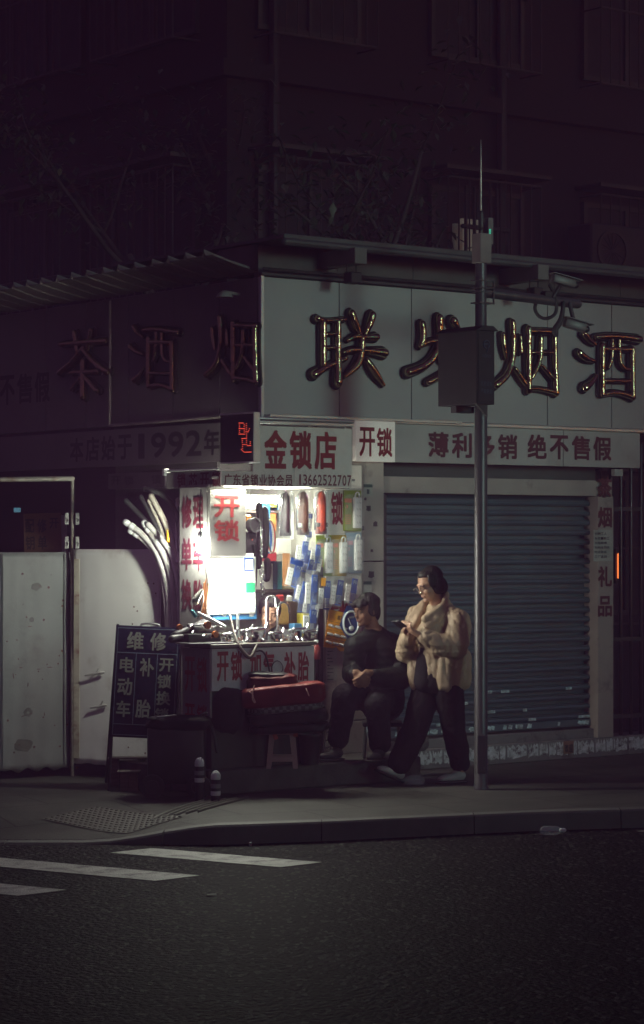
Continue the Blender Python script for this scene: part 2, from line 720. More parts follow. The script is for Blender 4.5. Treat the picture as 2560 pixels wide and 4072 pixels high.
# rails and dark band above the fascia, flat roof with its gutter
mb = MB(MR)
mb.box(-.02, UE, -.03, .02, Z1 + .006, Z1 + .034, .005)
mb.tube([(0, -.03, Z1 + .055), (UE, -.03, Z1 + .05)], .014, 8)
mb.build('cable_rail', M_dark, shop)
mb = MB(MR)
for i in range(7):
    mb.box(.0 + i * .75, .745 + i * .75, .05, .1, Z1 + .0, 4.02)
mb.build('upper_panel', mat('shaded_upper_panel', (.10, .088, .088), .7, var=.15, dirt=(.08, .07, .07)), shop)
mb = MB(MR)
mb.box(-.02, UE + .5, -.29, 2.2, 4.03, 4.055)
mb.box(-.02, UE + .5, -.31, -.292, 3.99, 4.062, .004)
mb.tube([(-.02, -.33, 4.0), (UE + .5, -.33, 3.985)], .028, 10)
mb.build('roof', mat('roof_sheet', (.08, .085, .085), .55, .3, var=.2, dirt=(.06, .055, .06)), shop)
mb = MB(ML)
mb.prism([(-.92, 3.80), (-.045, 3.80), (-.045, 4.02), (-.55, 4.02)], .0, .05)
mb.build('side_gusset', mat('side_gusset_panel', (.10, .09, .095), .7), shop)
# corrugated awning on the left front
M_corr = mat('corrugated_sheet', (.20, .19, .18), .55, .2, var=.15, vs=5, dirt=(.12, .10, .09), ds=5)
mb = MB(ML)
n = 19
prof = []
x = -.05
while x > -5.4:
    prof += [(x, 0), (x - .085, 0), (x - .1, .024), (x - .108, .05), (x - .118, .024), (x - .135, 0)]
    x -= .235
rw = []
for yy, zz in ((-.42, 3.905), (-.2, 3.85), (.05, 3.80)):
    rw.append([mb.v(p, yy - (0.006 * math.sin(p * 9)), zz + q + .012 * noise.noise(V((p * 2, yy * 3, 0)))) for p, q in prof])
rw2 = []
for r, (yy, zz) in zip(rw, ((-.42, 3.905), (-.2, 3.85), (.05, 3.80))):
    rw2.append([mb.bm.verts.new(v.co + V((0, 0, .004))) for v in r])
for r0, r1 in ((rw[0], rw[1]), (rw[1], rw[2]), (rw2[0], rw2[1]), (rw2[1], rw2[2]), (rw[0], rw2[0])):
    for k in range(len(prof) - 1):
        mb.f([r0[k], r0[k + 1], r1[k + 1], r1[k]])
mb.build('awning', M_corr, shop)
# sign strips with their slogans
M_strip = mat('slogan_strip', (.42, .40, .385), .55, var=.10, vs=2, dirt=(.33, .29, .28), ds=2.5)
mb = MB(MR)
a, c = Rp(1404, 1700, .03), Rp(2545, 1862, .03)
zt, zb = Rp(2545, 1706, .03).z, c.z
mid = Rp(2240, 1700, .03).x
mb.box(a.x, mid - .002, -.03, .0, zb, zt, .003)
mb.box(mid + .002, c.x, -.03, .0, zb, zt, .003)
strip = mb.build('sign_strip', M_strip, shop)
mb = MB(MR)
y = -.0335
mb.text('薄利多销', Rp(1695, 0, .03).x, Rp(1870, 1822, .03).z, Rp(2062, 0, .03).x, Rp(1870, 1722, .03).z, y, bold=.045)
mb.build('lettering', M_darkred, strip)
mb = MB(MR)
mb.text('绝不售假', Rp(2090, 0, .03).x, Rp(2260, 1828, .03).z, Rp(2436, 0, .03).x, Rp(2260, 1732, .03).z, y, bold=.045)
mb.build('lettering', M_darkred, strip)
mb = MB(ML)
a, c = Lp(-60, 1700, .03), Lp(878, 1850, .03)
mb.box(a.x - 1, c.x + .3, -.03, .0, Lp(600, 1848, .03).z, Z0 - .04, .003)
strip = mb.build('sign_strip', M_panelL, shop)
mb = MB(ML)
mb.text('本店始于1992年', Lp(275, 0, .03).x, Lp(600, 1822, .03).z, Lp(880, 0, .03).x, Lp(600, 1722, .03).z, -.0335, bold=.045)
mb.build('lettering', M_blackink, strip)
mb = MB(ML)
mb.text('绝不售假', Lp(-70, 0, .0).x, Lp(100, 1605, .0).z, Lp(205, 0, .0).x, Lp(100, 1485, .0).z, -.0035, bold=.045)
mb.build('lettering', M_blackink, shop)
# pillars, lintel, shutter, step
M_pil = mat('painted_pillar', (.38, .33, .30), .75, var=.12, vs=3, bump=.15, bs=90, dirt=(.12, .10, .09), ds=4, dt=(.56, .74))
pu0, pu1 = .585, 1.165
zz = [0, .42, 1.03, 1.64, 2.72]
for i, (z0, z1) in enumerate(zip(zz, zz[1:])):
    pass
mb = MB(MR)
for z0, z1 in zip(zz, zz[1:]):
    mb.box(pu0, pu1, 0, .21, z0 + .004, z1 - .004, .004)
pil = mb.build('pillar', M_pil, shop)
mb = MB(MR)                                             # stains and torn posters on the pillar
random.seed(3)
for px, py, r in ((1476, 2284, .03), (1465, 2020, .022), (1440, 2100, .02), (1492, 2085, .02), (1452, 1985, .012), (1500, 2420, .015), (1478, 2190, .012)):
    p = Rp(px, py)
    pts = [(p.x + r * (1.2 if k % 2 else .75) * math.cos(k * .785) * (1 + .3 * random.random()), p.z + r * (.75 + .5 * random.random()) * math.sin(k * .785)) for k in range(8)]
    mb.prism(pts, -.002, .001)
mb.build('stain', mat('old_glue_stain', (.05, .04, .045), .8), pil)
for px, py, a, c in ((1462, 1948, .045, .05), (1460, 2340, .04, .05), (1502, 2520, .03, .06), (1316, 2640, .055, .13)):
    mb = MB(MR)
    p = Rp(px, py)
    mb.box(p.x - a, p.x + a, -.003, .001, p.z - c, p.z + c)
    no_ = mb.build('notice', mat('faded_notice', (.36, .36, .33), .8, var=.15), pil)
mb = MB(MR)
for px, py, a, c in ((1462, 1932, .043, .012), (1462, 1955, .012, .018), (1460, 2318, .038, .012)):
    p = Rp(px, py)
    mb.box(p.x - a, p.x + a, -.005, -.002, p.z - c, p.z + c)
for i in range(9):
    p = Rp(1300, 2590 + i * 14)
    mb.box(p.x, p.x + .02 + .06 * random.random(), -.005, -.002, p.z - .003, p.z + .003)
mb.build('print', mat('faded_green_print', (.03, .07, .06), .8), no_)
su0, su1 = 1.20, Rp(2352, 2400, -.1).x
sz0, sz1 = .255, 2.16
mb = MB(MR)
mb.box(1.168, 3.62, .02, .2, sz1 + .012, 2.30)
mb.box(3.44, 3.62, 0, .2, .16, sz1 + .01, .004)
pr = mb.build('pillar', M_pil, shop)
mb = MB(MR)
pa, pc = Rp(2376, 0), Rp(2432, 0)
mb.text('茶烟酒礼品', pa.x, Rp(2405, 2470).z, pc.x, Rp(2405, 1880).z, -.003, vert=True, bold=.05, gap=.3)
mb.build('lettering', M_darkred, pr)
mb = MB(MR)
a, c = Rp(2360, 2232, .006), Rp(2436, 2107, .006)
mb.box(a.x, c.x, -.0065, -.0045, a.z, c.z)
nt2 = mb.build('notice', mat('pale_notice', (.40, .40, .37), .8, var=.2), pr)
mb = MB(MR)
mb.box(Rp(2440, 0).x - .01, Rp(2470, 0).x, -.02, .02, Rp(2450, 1893).z, Rp(2450, 1866).z)
mb.build('bracket', mat('pale_notice', (.40, .40, .37)), pr)
mb = MB(MR)
for i, s in enumerate(('招聘工人', '各类一般工', '水电师傅', '包吃住月结', '电话联系', '工厂直招')):
    zt = c.z - .022 - i * .038
    mb.text(s, a.x + .008, zt - .022, a.x + .03 + .03 * len(s), zt, -.008, bold=.02, gap=.1)
mb.build('print', M_blackink, nt2)
# rolling shutter
M_shut = mat('shutter_steel', (.10, .145, .18), .45, .3, var=.12, vs=3, stretch=(1, 1, 1), dirt=(.10, .12, .15), ds=4, dt=(.45, .7), bump=.15, bs=25)
shut = None
mb = MB(MR)
prof = []
z = sz0 + .06
per = .0805
while z < sz1:
    prof += [(z, .165), (z + .003, .104), (z + .02, .094), (z + .038, .100), (z + .040, .125), (z + .0435, .125), (z + .0445, .104), (z + .0495, .104), (z + .0505, .165)]
    z += per
prof.append((z, .125))
nu = 26
cols = [[mb.v(su0 + (su1 - su0) * i / nu, y + .003 * noise.noise(V((i * .35, zz_ * 5, 1))), zz_ + .002 * noise.noise(V((i * .2, zz_ * 3, 7)))) for zz_, y in prof] for i in range(nu + 1)]
for a, c in zip(cols, cols[1:]):
    for k in range(len(prof) - 1):
        mb.f([a[k], c[k], c[k + 1], a[k + 1]])
mb.box(su0, su1, .17, .18, sz0, sz1)
shut = mb.build('shutter', M_shut, shop)
mb = MB(MR)
mb.box(su0, su1, .085, .12, sz0, sz0 + .058, .005)
bb = mb.build('bottom_bar', M_shut, shut)
mb = MB(MR)
random.seed(11)
for i in range(46):
    u = su0 + .1 + random.random() * (su1 - su0 - .2)
    k = random.choice((0, 0, 0, 0, 1, 2, 3, 4))
    zc = sz0 + .03 if k == 0 else sz0 + .06 + per * (k - 1) + .021
    wdt = .015 + .05 * random.random()
    if k:
        mb.box(u, u + wdt * 2.2, .094, .0965, zc - .012, zc + .010)
    else:
        mb.prism([(u, zc - .02 * random.random()), (u + wdt, zc - .018), (u + wdt * 1.2, zc + .012), (u + wdt * .3, zc + .02)], .082, .0845)
mb.build('sticker_scrap', mat('torn_sticker', (.52, .64, .70), .4, var=.5, vs=30), shut)
mb = MB(MR)
mb.box(1.168, su0 + .02, .03, .14, .2, sz1, .004)
mb.box(su1 - .02, su1 + .055, .03, .14, .2, sz1, .004)
mb.build('guide_rail', M_dark, shut)
mb = MB(MR)
mb.box(1.10, UE, -.0, .3, .0, .16, .008)
mb.box(1.18, 3.5, .05, .3, .16, .235, .004)
stp = mb.build('step', mat('tiled_step', (.22, .21, .21), .7, var=.25, dirt=(.06, .05, .05), ds=6), shop)
mb = MB(MR)
random.seed(5)
u = 1.5
while u < 4.2:                                            # torn paper on the riser
    wdt = .05 + .16 * random.random()
    n = 7
    top = [(u + wdt * i / n, .148 - .05 * random.random() * (i % 2)) for i in range(n + 1)]
    bot = [(u + wdt * i / n, .03 + .025 * random.random()) for i in range(n, -1, -1)]
    mb.prism(top + bot, -.0025, .002)
    u += wdt + .004 + .02 * random.random()
mb.build('torn_paper', mat('torn_paper', (.62, .63, .66), .8, var=.3, vs=18, dirt=(.10, .08, .08), ds=16, dt=(.5, .62)), stp)
mb = MB(MR)
p = Rp(2258, 2990)
mb.box(p.x - .055, p.x + .06, -.005, -.003, .045, .15)
nn2 = mb.build('notice', mat('orange_brown_notice', (.24, .13, .09), .8), stp)
mb = MB(MR)
mb.text('欢迎', p.x - .045, .055, p.x + .05, .125, -.0065, bold=.04)
mb.build('print', M_blackink, nn2)
# roof outriggers with floodlights
M_beam = mat('pale_beam', (.16, .155, .145), .7, var=.15, dirt=(.1, .09, .08))
for px, py in ((1447, 1018), (2172, 1083)):
    e = Rp(px, py, .42)
    mb = MB(MR)
    mb.box(e.x - .085, e.x + .03, -.42, .06, e.z - .06, e.z + .06, .004)
    bmo = mb.build('beam', M_beam, shop)
    mb = MB(MR)
    mb.tube([(e.x - .07, -.3, e.z - .06), (e.x - .07, -.3, e.z - .16)], .006, 6)
    mb.tube([(e.x + .02, -.3, e.z - .06), (e.x + .02, -.3, e.z - .16)], .006, 6)
    mb.box(e.x - .075, e.x + .03, -.36, -.26, e.z - .2, e.z - .115, .008)
    mb.build('floodlight', M_black, bmo)
p = Lp(910, 1168, .1)
mb = MB(ML)
mb.tube([(p.x, 0, p.z), (p.x, -.12, p.z + .01)], .012, 8)
mb.lathe((p.x, -.14, p.z - .03), [(.02, .05), (.05, .03), (.065, 0)], 14)
mb.build('wall_lamp', mat('unlit_enamel_lamp', (.3, .28, .27), .35), shop, smooth=True)

# ---- gilded letters (brush strokes as raised tubes)
k1 = .2642
LIAN = [[(240, 255, 45), (300, 272, 34), (420, 285, 24), (640, 268, 30)], [(325, 300, 42), (325, 960, 42)], [(545, 300, 40), (545, 820, 42), (545, 1220, 58)],
        [(370, 490, 22), (520, 482, 22)], [(370, 695, 22), (500, 692, 22)], [(195, 1090, 58), (330, 1000, 44), (480, 930, 30), (660, 850, 34)],
        [(752, 170, 48), (800, 330, 52), (890, 520, 28)], [(1062, 200, 52), (1020, 340, 50), (950, 500, 26)], [(700, 575, 26), (800, 515, 34), (950, 540, 36), (1120, 530, 50)],
        [(630, 765, 25), (760, 720, 38), (1000, 735, 40), (1240, 770, 62)], [(905, 530, 42), (902, 760, 45), (840, 960, 52), (650, 1125, 24)], [(985, 880, 36), (1090, 1050, 54), (1235, 1255, 22)]]
LIAN = [[(1200 + x * k1, 1200 + y * k1, r * k1) for x, y, r in s] for s in LIAN]
FA = [[(375, 255, 44), (395, 470, 46), (350, 585, 38)], [(350, 575, 36), (520, 505, 34), (1000, 480, 44)], [(632, 165, 52), (640, 430, 46), (600, 690, 48), (430, 890, 52), (165, 985, 60)],
      [(840, 215, 62), (930, 400, 40)], [(640, 650, 36), (1000, 640, 45), (840, 930, 46), (470, 1135, 40)], [(680, 800, 40), (860, 1000, 48), (1060, 1130, 60)]]
FA = [[(1580 + x * k1, 1220 + y * k1, r * k1) for x, y, r in s] for s in FA]
k1 = .218
YAN = [[(322, 410, 40), (340, 640, 42), (375, 830, 26)], [(640, 440, 30), (650, 740, 38)], [(490, 190, 52), (520, 620, 46), (480, 950, 52), (380, 1180, 58), (200, 1330, 64)], [(545, 1045, 40), (640, 1190, 46), (735, 1320, 40)],
       [(785, 310, 56), (792, 900, 52), (790, 1440, 50)], [(810, 345, 46), (1280, 365, 48)], [(1262, 390, 46), (1270, 1000, 46), (1290, 1480, 56)], [(860, 742, 30), (1220, 742, 32)],
       [(1010, 470, 42), (1003, 900, 42), (850, 1200, 34)], [(1035, 985, 32), (1230, 1215, 42)], [(800, 1400, 36), (1050, 1410, 38), (1290, 1480, 42)]]
YAN = [[(1930 + x * k1, 1240 + y * k1, r * k1) for x, y, r in s] for s in YAN]
k1 = .198
JIU = [[(320, 340, 60), (420, 470, 52), (540, 550, 30)], [(225, 725, 64), (350, 840, 58), (520, 890, 36)], [(560, 1180, 28), (470, 1320, 50), (340, 1420, 78)], [(560, 405, 52), (880, 380, 58), (1420, 450, 72)],
       [(685, 580, 56), (682, 1550, 52)], [(690, 640, 46), (1290, 660, 46)], [(1280, 650, 56), (1290, 1620, 60)], [(880, 420, 38), (880, 820, 38), (800, 1030, 34)],
       [(1020, 420, 38), (1022, 880, 40), (1110, 1040, 38), (1240, 1055, 30)], [(740, 1285, 36), (1240, 1290, 36)], [(690, 1560, 46), (980, 1505, 44), (1300, 1620, 56)]]
JIU = [[(2260 + x * k1, 1260 + y * k1, r * k1) for x, y, r in s] for s in JIU]
CHA = [[(.05, .2, .05), (.95, .15, .06)], [(.33, .03, .05), (.38, .3, .04)], [(.66, 0, .05), (.6, .28, .04)], [(.5, .25, .04), (.3, .45, .055), (.02, .62, .05)], [(.5, .28, .04), (.72, .46, .06), (.98, .6, .07)],
       [(.25, .62, .04), (.78, .6, .05)], [(.5, .45, .05), (.5, .98, .06)], [(.45, .7, .04), (.28, .86, .05)], [(.56, .7, .04), (.78, .88, .06)]]


def gold():
    m = mat('gilded_sheet_metal', (.46, .37, .22), .13, 1.0, var=.10, vs=12, dirt=(.10, .05, .02), ds=14, dt=(.54, .72), bump=1.0, bs=17)
    return m


def to_box(st, x0, y0, x1, y1):
    xs = [p[0] for s in st for p in s]
    ys = [p[1] for s in st for p in s]
    ax, bx, ay, by = min(xs), max(xs), min(ys), max(ys)
    k = (x1 - x0) / (bx - ax)
    return [[(x0 + (x - ax) * k, y0 + (y - ay) / (by - ay) * (y1 - y0), r * k) for x, y, r in s] for s in st]


def letter(st, plane, M):
    mb, ml = MB(M), MB(M)
    for s in st:
        pts, ra, pb = [], [], []
        for x, y, r in s:
            q = plane(x, y, .05)
            pts.append(q)
            pb.append(plane(x, y, .05) + V((0, .03, 0)))
            ra.append(r * .0024)
        mb.tube(pts, ra, 14, flat=(1, 1.0), smooth=2)
        ml.tube(pb, [r * 1.35 + .004 for r in ra], 12, flat=(1, .45), smooth=2)
    o = mb.build('sign_letter', gold(), shop, smooth='all')
    ml.build('letter_backing', M_black, o, smooth='all')
    return o


for st in (LIAN, FA, YAN, JIU):
    letter(st, Rp, MR)
letter(to_box(YAN, 822, 1262, 1018, 1520), Lp, ML)
letter(to_box(JIU, 518, 1300, 705, 1550), Lp, ML)
letter(to_box(CHA, 235, 1315, 425, 1580), Lp, ML)

# ---- barred passage at the right edge, a dim lamp glowing behind its bars
gate = thing('barred_gate', 'black barred gate right of the shutter with orange light glinting on its bars', 'gate', MR @ V((3.64, .1, 0)), AR)
for i in range(9):
    mb = MB(MR)
    u = 3.68 + i * .118
    mb.tube([(u, .1, .17), (u, .1, 2.62)], .017, 10)
    mb.build('bar', mat('glossy_dark_bar', (.04, .03, .03), .28, .4, var=.2), gate, smooth=True)
for z in (.3, .95, 2.05):
    mb = MB(MR)
    mb.box(3.63, 4.75, .085, .115, z, z + .035)
    mb.build('rail', M_dark, gate)
mb = MB(MR)
mb.box(3.62, 5.2, 2.2, 2.3, 0, 2.7)
mb.build('back_wall', M_wall, gate)
lampo = thing('passage_lamp', 'small orange lamp glowing deep in the passage behind the gate bars', 'lamp', MR @ Rp(2459, 2300, -.55), AR)
mb = MB(MR)
la_, lb_ = Rp(2459, 2296, -.55), Rp(2459, 2205, -.55)
mb.tube([la_, lb_], .011, 10)
mb.build('glowing_tube', mat('orange_tube', (.8, .3, .1), .4, emis=(1, .22, .05), es=1.6), lampo, smooth=True)
mb = MB(MR)
mb.box(la_.x - .02, la_.x + .05, .565, .60, la_.z - .05, lb_.z + .05)
mb.build('housing', M_dark, lampo)
# ================================================================ locksmith kiosk on the corner
WK = .30
kiosk = thing('locksmith_kiosk', 'brightly lit locksmith kiosk built round the shop corner, with red lettered white signs', 'kiosk', MR @ V((-.05, -.1, 0)), AR)
M_board = mat('white_sign_board', (.72, .69, .63), .55, var=.08, vs=3, dirt=(.48, .43, .38), ds=3, dt=(.5, .8))
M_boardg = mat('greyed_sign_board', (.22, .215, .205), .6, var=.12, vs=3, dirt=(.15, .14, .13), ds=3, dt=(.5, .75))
M_inner = mat('kiosk_lining', (.38, .37, .34), .7, var=.15, dirt=(.12, .10, .09), ds=3)
KL = -.674
zc = Rp(1140, 1940, .42).z
CF, CB = .55, .02
cl, cr = Rp(840, 2552, CF).x, Rp(1247, 2552, CF).x
ct = Rp(1040, 2556, CF).z
# lining: back, sides, ceiling
mb = MB(MR)
mb.box(-.34, .575, .50, .52, .18, zc)
mb.box(KL, KL + .012, -.28, .075, .18, zc)
mb.slab([(KL, .075), (KL + .014, .075), (-.34, .50), (-.354, .50)], .18, zc)
mb.box(.563, .58, -.0, .50, .18, zc)
mb.slab([(KL, -.32), (.58, -.32), (.58, .52), (-.34, .52), (KL, .08)], zc + .002, zc + .02)
mb.box(KL, .58, -.389, -.32, zc + .06, zc + .075)
mb.build('lining', M_inner, kiosk)
mb = MB(MR)
mb.box(KL - .3, .60, -.02, .5, .0, .18, .006)
mb.box(cl - .05, 1.05, -.6, -.02, .0, .176, .012)
mb.build('platform', mat('concrete_plinth', (.085, .08, .075), .8, var=.25, bump=.4, bs=50, dirt=(.05, .045, .045), ds=4), kiosk)
mb = MB(MR)
mb.slab([(KL - .004, .07), (KL - .001, .07), (-.356, .51), (-.37, .51)], .18, zc)
mb.build('back_board', M_dark, kiosk)
# 修理单车换胎 side panel (left front) and 开锁 panel (right front)
mb = MB(ML)
a, c = Lp(719, 1946, -KL), Lp(827, 2500, -KL)
mb.box(a.x, c.x, KL - .012, KL - .001, 1.05, zc, .002)
sp_ = mb.build('side_panel', M_boardg, kiosk)
ya = KL - .0145
for s, y0, y1 in (('修理', 1976, 2102), ('单车', 2140, 2266), ('换胎', 2304, 2425)):
    mb = MB(ML)
    mb.text(s, Lp(726, 0, -KL).x, Lp(775, y1, -KL).z, Lp(818, 0, -KL).x, Lp(775, y0, -KL).z, ya, bold=.04, gap=.12)
    mb.build('lettering', M_darkred, sp_)

mb = MB(MR)
a, c = Rp(829, 1946, .3), Rp(974, 2211, .3)
mb.box(a.x, c.x, -.312, -.298, c.z, a.z, .002)
op = mb.build('front_panel', M_boardg, kiosk)
mb = MB(MR)
mb.text('开锁', Rp(846, 0, .3).x, Rp(900, 2158, .3).z, Rp(948, 0, .3).x, Rp(900, 1966, .3).z, -.3145, vert=True, bold=.035, gap=.1)
mb.build('lettering', M_redink, op)
# big sign board 金锁店
mb = MB(MR)
a, c = Rp(1005, 1692, .42), Rp(1399, 1940, .42)
b0 = Rp(880, 1872, .42)
s0 = Rp(1290, 1800, .42).x
ms = Rp(1169, 1800, .42).x
mb.box(a.x, ms - .0015, -.42, -.39, c.z, a.z, .002)
mb.box(ms + .0015, c.x, -.42, -.39, c.z, a.z, .002)
mb.box(b0.x, a.x - .001, -.42, -.39, c.z, b0.z, .002)
sg = mb.build('sign_board', M_board, kiosk)
mb = MB(MR)
zt, zb = Rp(1190, 1713, .42).z, Rp(1190, 1866, .42).z
mb.text('金锁店', Rp(1044, 0, .42).x, zb, Rp(1342, 0, .42).x, zt, -.423, bold=.05, gap=.1)
mb.build('lettering', M_redink, sg)
mb = MB(MR)
mb.text('广东省锁业协会员', Rp(888, 0, .42).x, Rp(1020, 1932, .42).z, Rp(1164, 0, .42).x, Rp(1020, 1886, .42).z, -.423, bold=.03, gap=.1)
mb.build('lettering', mat('brown_red_ink', (.16, .03, .022), .6), sg)
mb = MB(MR)
mb.text('13662522707', Rp(1182, 0, .42).x, Rp(1290, 1931, .42).z, Rp(1397, 0, .42).x, Rp(1290, 1888, .42).z, -.423, bold=.025, gap=.2)
mb.build('lettering', mat('brown_red_ink', (.16, .03, .022), .6), sg)
mb = MB(ML)
wl = -b0.x
a, c = Lp(662, 1870, wl), Lp(879, 1940, wl)
mb.box(a.x, c.x, b0.x, b0.x + .03, zc, b0.z, .002)
sg2 = mb.build('sign_board', M_boardg, kiosk)
mb = MB(ML)
mb.text('锁芯开锁', Lp(700, 0, wl).x, Lp(790, 1938, wl).z, Lp(884, 0, wl).x, Lp(790, 1880, wl).z, b0.x - .0025, bold=.03, gap=.25)
mb.build('lettering', M_darkred, sg2)
mb = MB(ML)
mb.tube([(a.x, b0.x - .01, b0.z + .015), (c.x - .02, b0.x - .01, b0.z + .015)], .008, 8)
mb.box(a.x - .03, a.x, b0.x - .02, b0.x + .02, b0.z - .02, b0.z + .03)
mb.build('rail', M_alu, kiosk, smooth=True)
# rail above the sign
mb = MB(MR)
a, c = Rp(1030, 1665, .44), Rp(1405, 1690, .44)
mb.box(a.x, c.x, -.45, -.41, a.z - .035, a.z - .012, .004)
mb.tube([(a.x, -.435, a.z + .004), (c.x, -.435, a.z + .004)], .012, 10)
mb.box(c.x - .006, c.x + .006, -.34, .0, a.z - .06, a.z)
mb.build('rail', M_alu, kiosk, smooth=True)
# 开锁 box sign to its right and white trim board beneath
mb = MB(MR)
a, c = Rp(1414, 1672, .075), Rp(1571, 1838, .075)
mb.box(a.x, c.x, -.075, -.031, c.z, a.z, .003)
ks = mb.build('box_sign', mat('glowing_sign_board', (.80, .77, .70), .5, emis=(1, .93, .82), es=.13, var=.05, dirt=(.4, .37, .33), ds=5, dt=(.6, .85)), kiosk)  # faint glow put into the face to brighten it
mb = MB(MR)
mb.text('开锁', Rp(1424, 0, .075).x, Rp(1490, 1816, .075).z, Rp(1562, 0, .075).x, Rp(1490, 1700, .075).z, -.0775, bold=.04, gap=.1)
mb.build('lettering', M_redink, ks)
mb = MB(MR)
a, c = Rp(1392, 1848, .02), Rp(1438, 2420, .02)
mb.box(.585, c.x, -.02, -.002, 1.05, Rp(1400, 1850, .02).z, .002)
wb = mb.build('goods_board', M_board, kiosk)
mb = MB(MR)
mb.text('锁', Rp(1311, 0, .02).x, Rp(1340, 2088, .02).z, Rp(1366, 0, .02).x, Rp(1340, 1955, .02).z, -.0225, bold=.04)
mb.build('lettering', M_redink, wb)
mb = MB(MR)
mb.text('锁', Rp(1306, 0, .02).x, Rp(1340, 2520, .02).z, Rp(1392, 0, .02).x, Rp(1340, 2390, .02).z, -.0225, bold=.05)
mb.build('lettering', M_redink, wb)
# black corner post
mb = MB(MR)
a, c = Rp(1268, 2500, .05), Rp(1286, 2500, .05)
mb.box(a.x, c.x, -.05, -.02, .18, 1.6, .003)
mb.box(a.x - .03, a.x - .008, -.05, -.02, .18, 1.6, .003)
mb.build('post', M_black, kiosk)
# counter
mb = MB(MR)
mb.box(cl + .015, cr - .01, -CF + .02, -.25, .178, ct - .03)
mb.box(KL + .02, cr - .01, -.25, .0, .178, ct - .03)
mb.build('counter_body', M_dark, kiosk)
mb = MB(MR)
mb.box(cl - .02, cr + .015, -CF - .025, -.235, ct - .028, ct, .004)
mb.box(KL + .015, cr + .015, -.235, .06, ct - .028, ct)
mb.build('counter_top', mat('worn_counter', (.16, .145, .13), .55, var=.3, dirt=(.05, .045, .04)), kiosk)
mb = MB(MR)
zt, zb = ct - .035, Rp(1100, 2737, CF).z
mb.box(cl, cr, -CF - .006, -CF + .018, zb, zt, .001)
fp = mb.build('front_board', mat('counter_board', (.52, .52, .54), .6, var=.1, vs=3, dirt=(.36, .35, .35), ds=4), kiosk)
mb = MB(MR)
for s, x0, x1 in (('开锁', 855, 965), ('加气', 985, 1093), ('补胎', 1122, 1230)):
    xm = (x0 + x1) / 2
    mb = MB(MR)
    mb.text(s, Rp(x0, 0, CF).x, Rp(xm, 2708, CF).z, Rp(x1, 0, CF).x, Rp(xm, 2590, CF).z, -CF - .0085, bold=.045, gap=.16)
    mb.build('lettering', M_redink, fp)
mb = MB(ML)
a, c = Lp(728, 2570, -cl), Lp(839, 2840, -cl)
mb.box(a.x, c.x - .004, cl - .008, cl + .012, Lp(790, 2850, -cl).z, zt, .001)
fs_ = mb.build('side_board', M_boardg, kiosk)
mb = MB(ML)
mb.text('开锁', Lp(736, 0, -cl).x, Lp(785, 2752, -cl).z, Lp(832, 0, -cl).x, Lp(785, 2612, -cl).z, cl - .0105, bold=.04, gap=.16)
mb.build('lettering', M_redink, fs_)
mb = MB(ML)
mb.text('开锁', Lp(736, 0, -cl).x, Lp(785, 2900, -cl).z, Lp(832, 0, -cl).x, Lp(785, 2800, -cl).z, cl - .0105, bold=.04, gap=.16)
mb.build('lettering', M_redink, fs_)
# shelf at the back
mb = MB(MR)
mb.box(-.33, .56, .30, .5, Rp(1100, 2345, -.3).z - .02, Rp(1100, 2345, -.3).z, .002)
mb.box(-.33, .56, .34, .5, Rp(1100, 2030, -.35).z - .02, Rp(1100, 2030, -.35).z, .002)
mb.build('shelf', mat('dark_shelf', (.08, .065, .055), .7), kiosk)

# ---- lamps
M_glow = mat('lamp_glow', (1, 1, 1), .4, emis=(.95, 1.0, .84), es=950)
bulb = thing('light_bulb', 'glaring white light bulb hanging at the kiosk corner beside the bicycle repair panel', 'bulb', P(797, 2200, 17.356))
mb = MB()
c = P(797, 2168, 17.356)
mb.lathe(c, [(.004, -.055), (.02, -.05), (.03, -.03), (.032, -.01), (.028, .012), (.02, .03), (.016, .04)], 18)
mb.build('glass', M_glow, bulb, smooth=True)
mb = MB()
mb.lathe(c, [(.017, .04), (.019, .06), (.019, .085), (.012, .1)], 14)
mb.build('socket', M_wht, bulb, smooth=True)
mb = MB()
mb.tube([c + V((0, 0, .1)), c + V((-.01, .02, .2)), c + V((-.0, .05, .40))], .004, 6, smooth=2)
mb.tube([c + V((.0, -.02, .09)), c + V((.035, -.09, -.1)), c + V((.05, -.1, -.26)), c + V((.09, -.1, -.40))], .003, 6, smooth=2)
mb.build('wire', M_black, bulb, smooth=True)
M_tubeglow = mat('tube_glow', (1, 1, 1), .4, emis=(.97, 1.0, .80), es=400)
tl = thing('tube_lamp', 'white fluorescent tube under the kiosk ceiling above the hanging locks', 'lamp', MR @ V((-.1, -.355, zc)), AR)
mb = MB(MR)
a, c = Rp(880, 1952, .355), Rp(1225, 1952, .355)
zt = zc + .024
mb.tube([(a.x, -.355, zt), (c.x, -.355, zt)], .010, 12)
mb.build('glass', M_tubeglow, tl, smooth=True)
mb = MB(MR)
mb.box(a.x - .02, c.x + .02, -.38, -.33, zt + .011, zt + .03, .003)
mb.build('housing', M_wht, tl)
M_glow2 = mat('work_lamp_glow', (1, 1, 1), .4, emis=(.95, 1.0, .84), es=640)
wl_ = thing('work_lamp', 'blinding white work lamp standing on the counter before the framed certificate', 'lamp', MR @ V((Rp(945, 2500, .42).x, -.42, ct)), AR)
p = Rp(945, 2395, .42)
mb = MB(MR)
mb.lathe((p.x, -.42, p.z), [(.006, -.05), (.02, -.045), (.026, -.02), (.027, .02), (.022, .045), (.006, .055)], 16)
mb.build('glass', M_glow2, wl_, smooth=True)
mb = MB(MR)
mb.lathe((p.x, -.42, ct + .001), [(.05, 0), (.05, .012), (.012, .018), (.010, p.z - ct - .052)], 16)
mb.build('stand', M_wht, wl_, smooth=True)
cl2 = thing('ceiling_lamp', 'glaring short ceiling lamp deep inside the kiosk above the white carton', 'lamp', MR @ Rp(1045, 1985, -.12), AR)
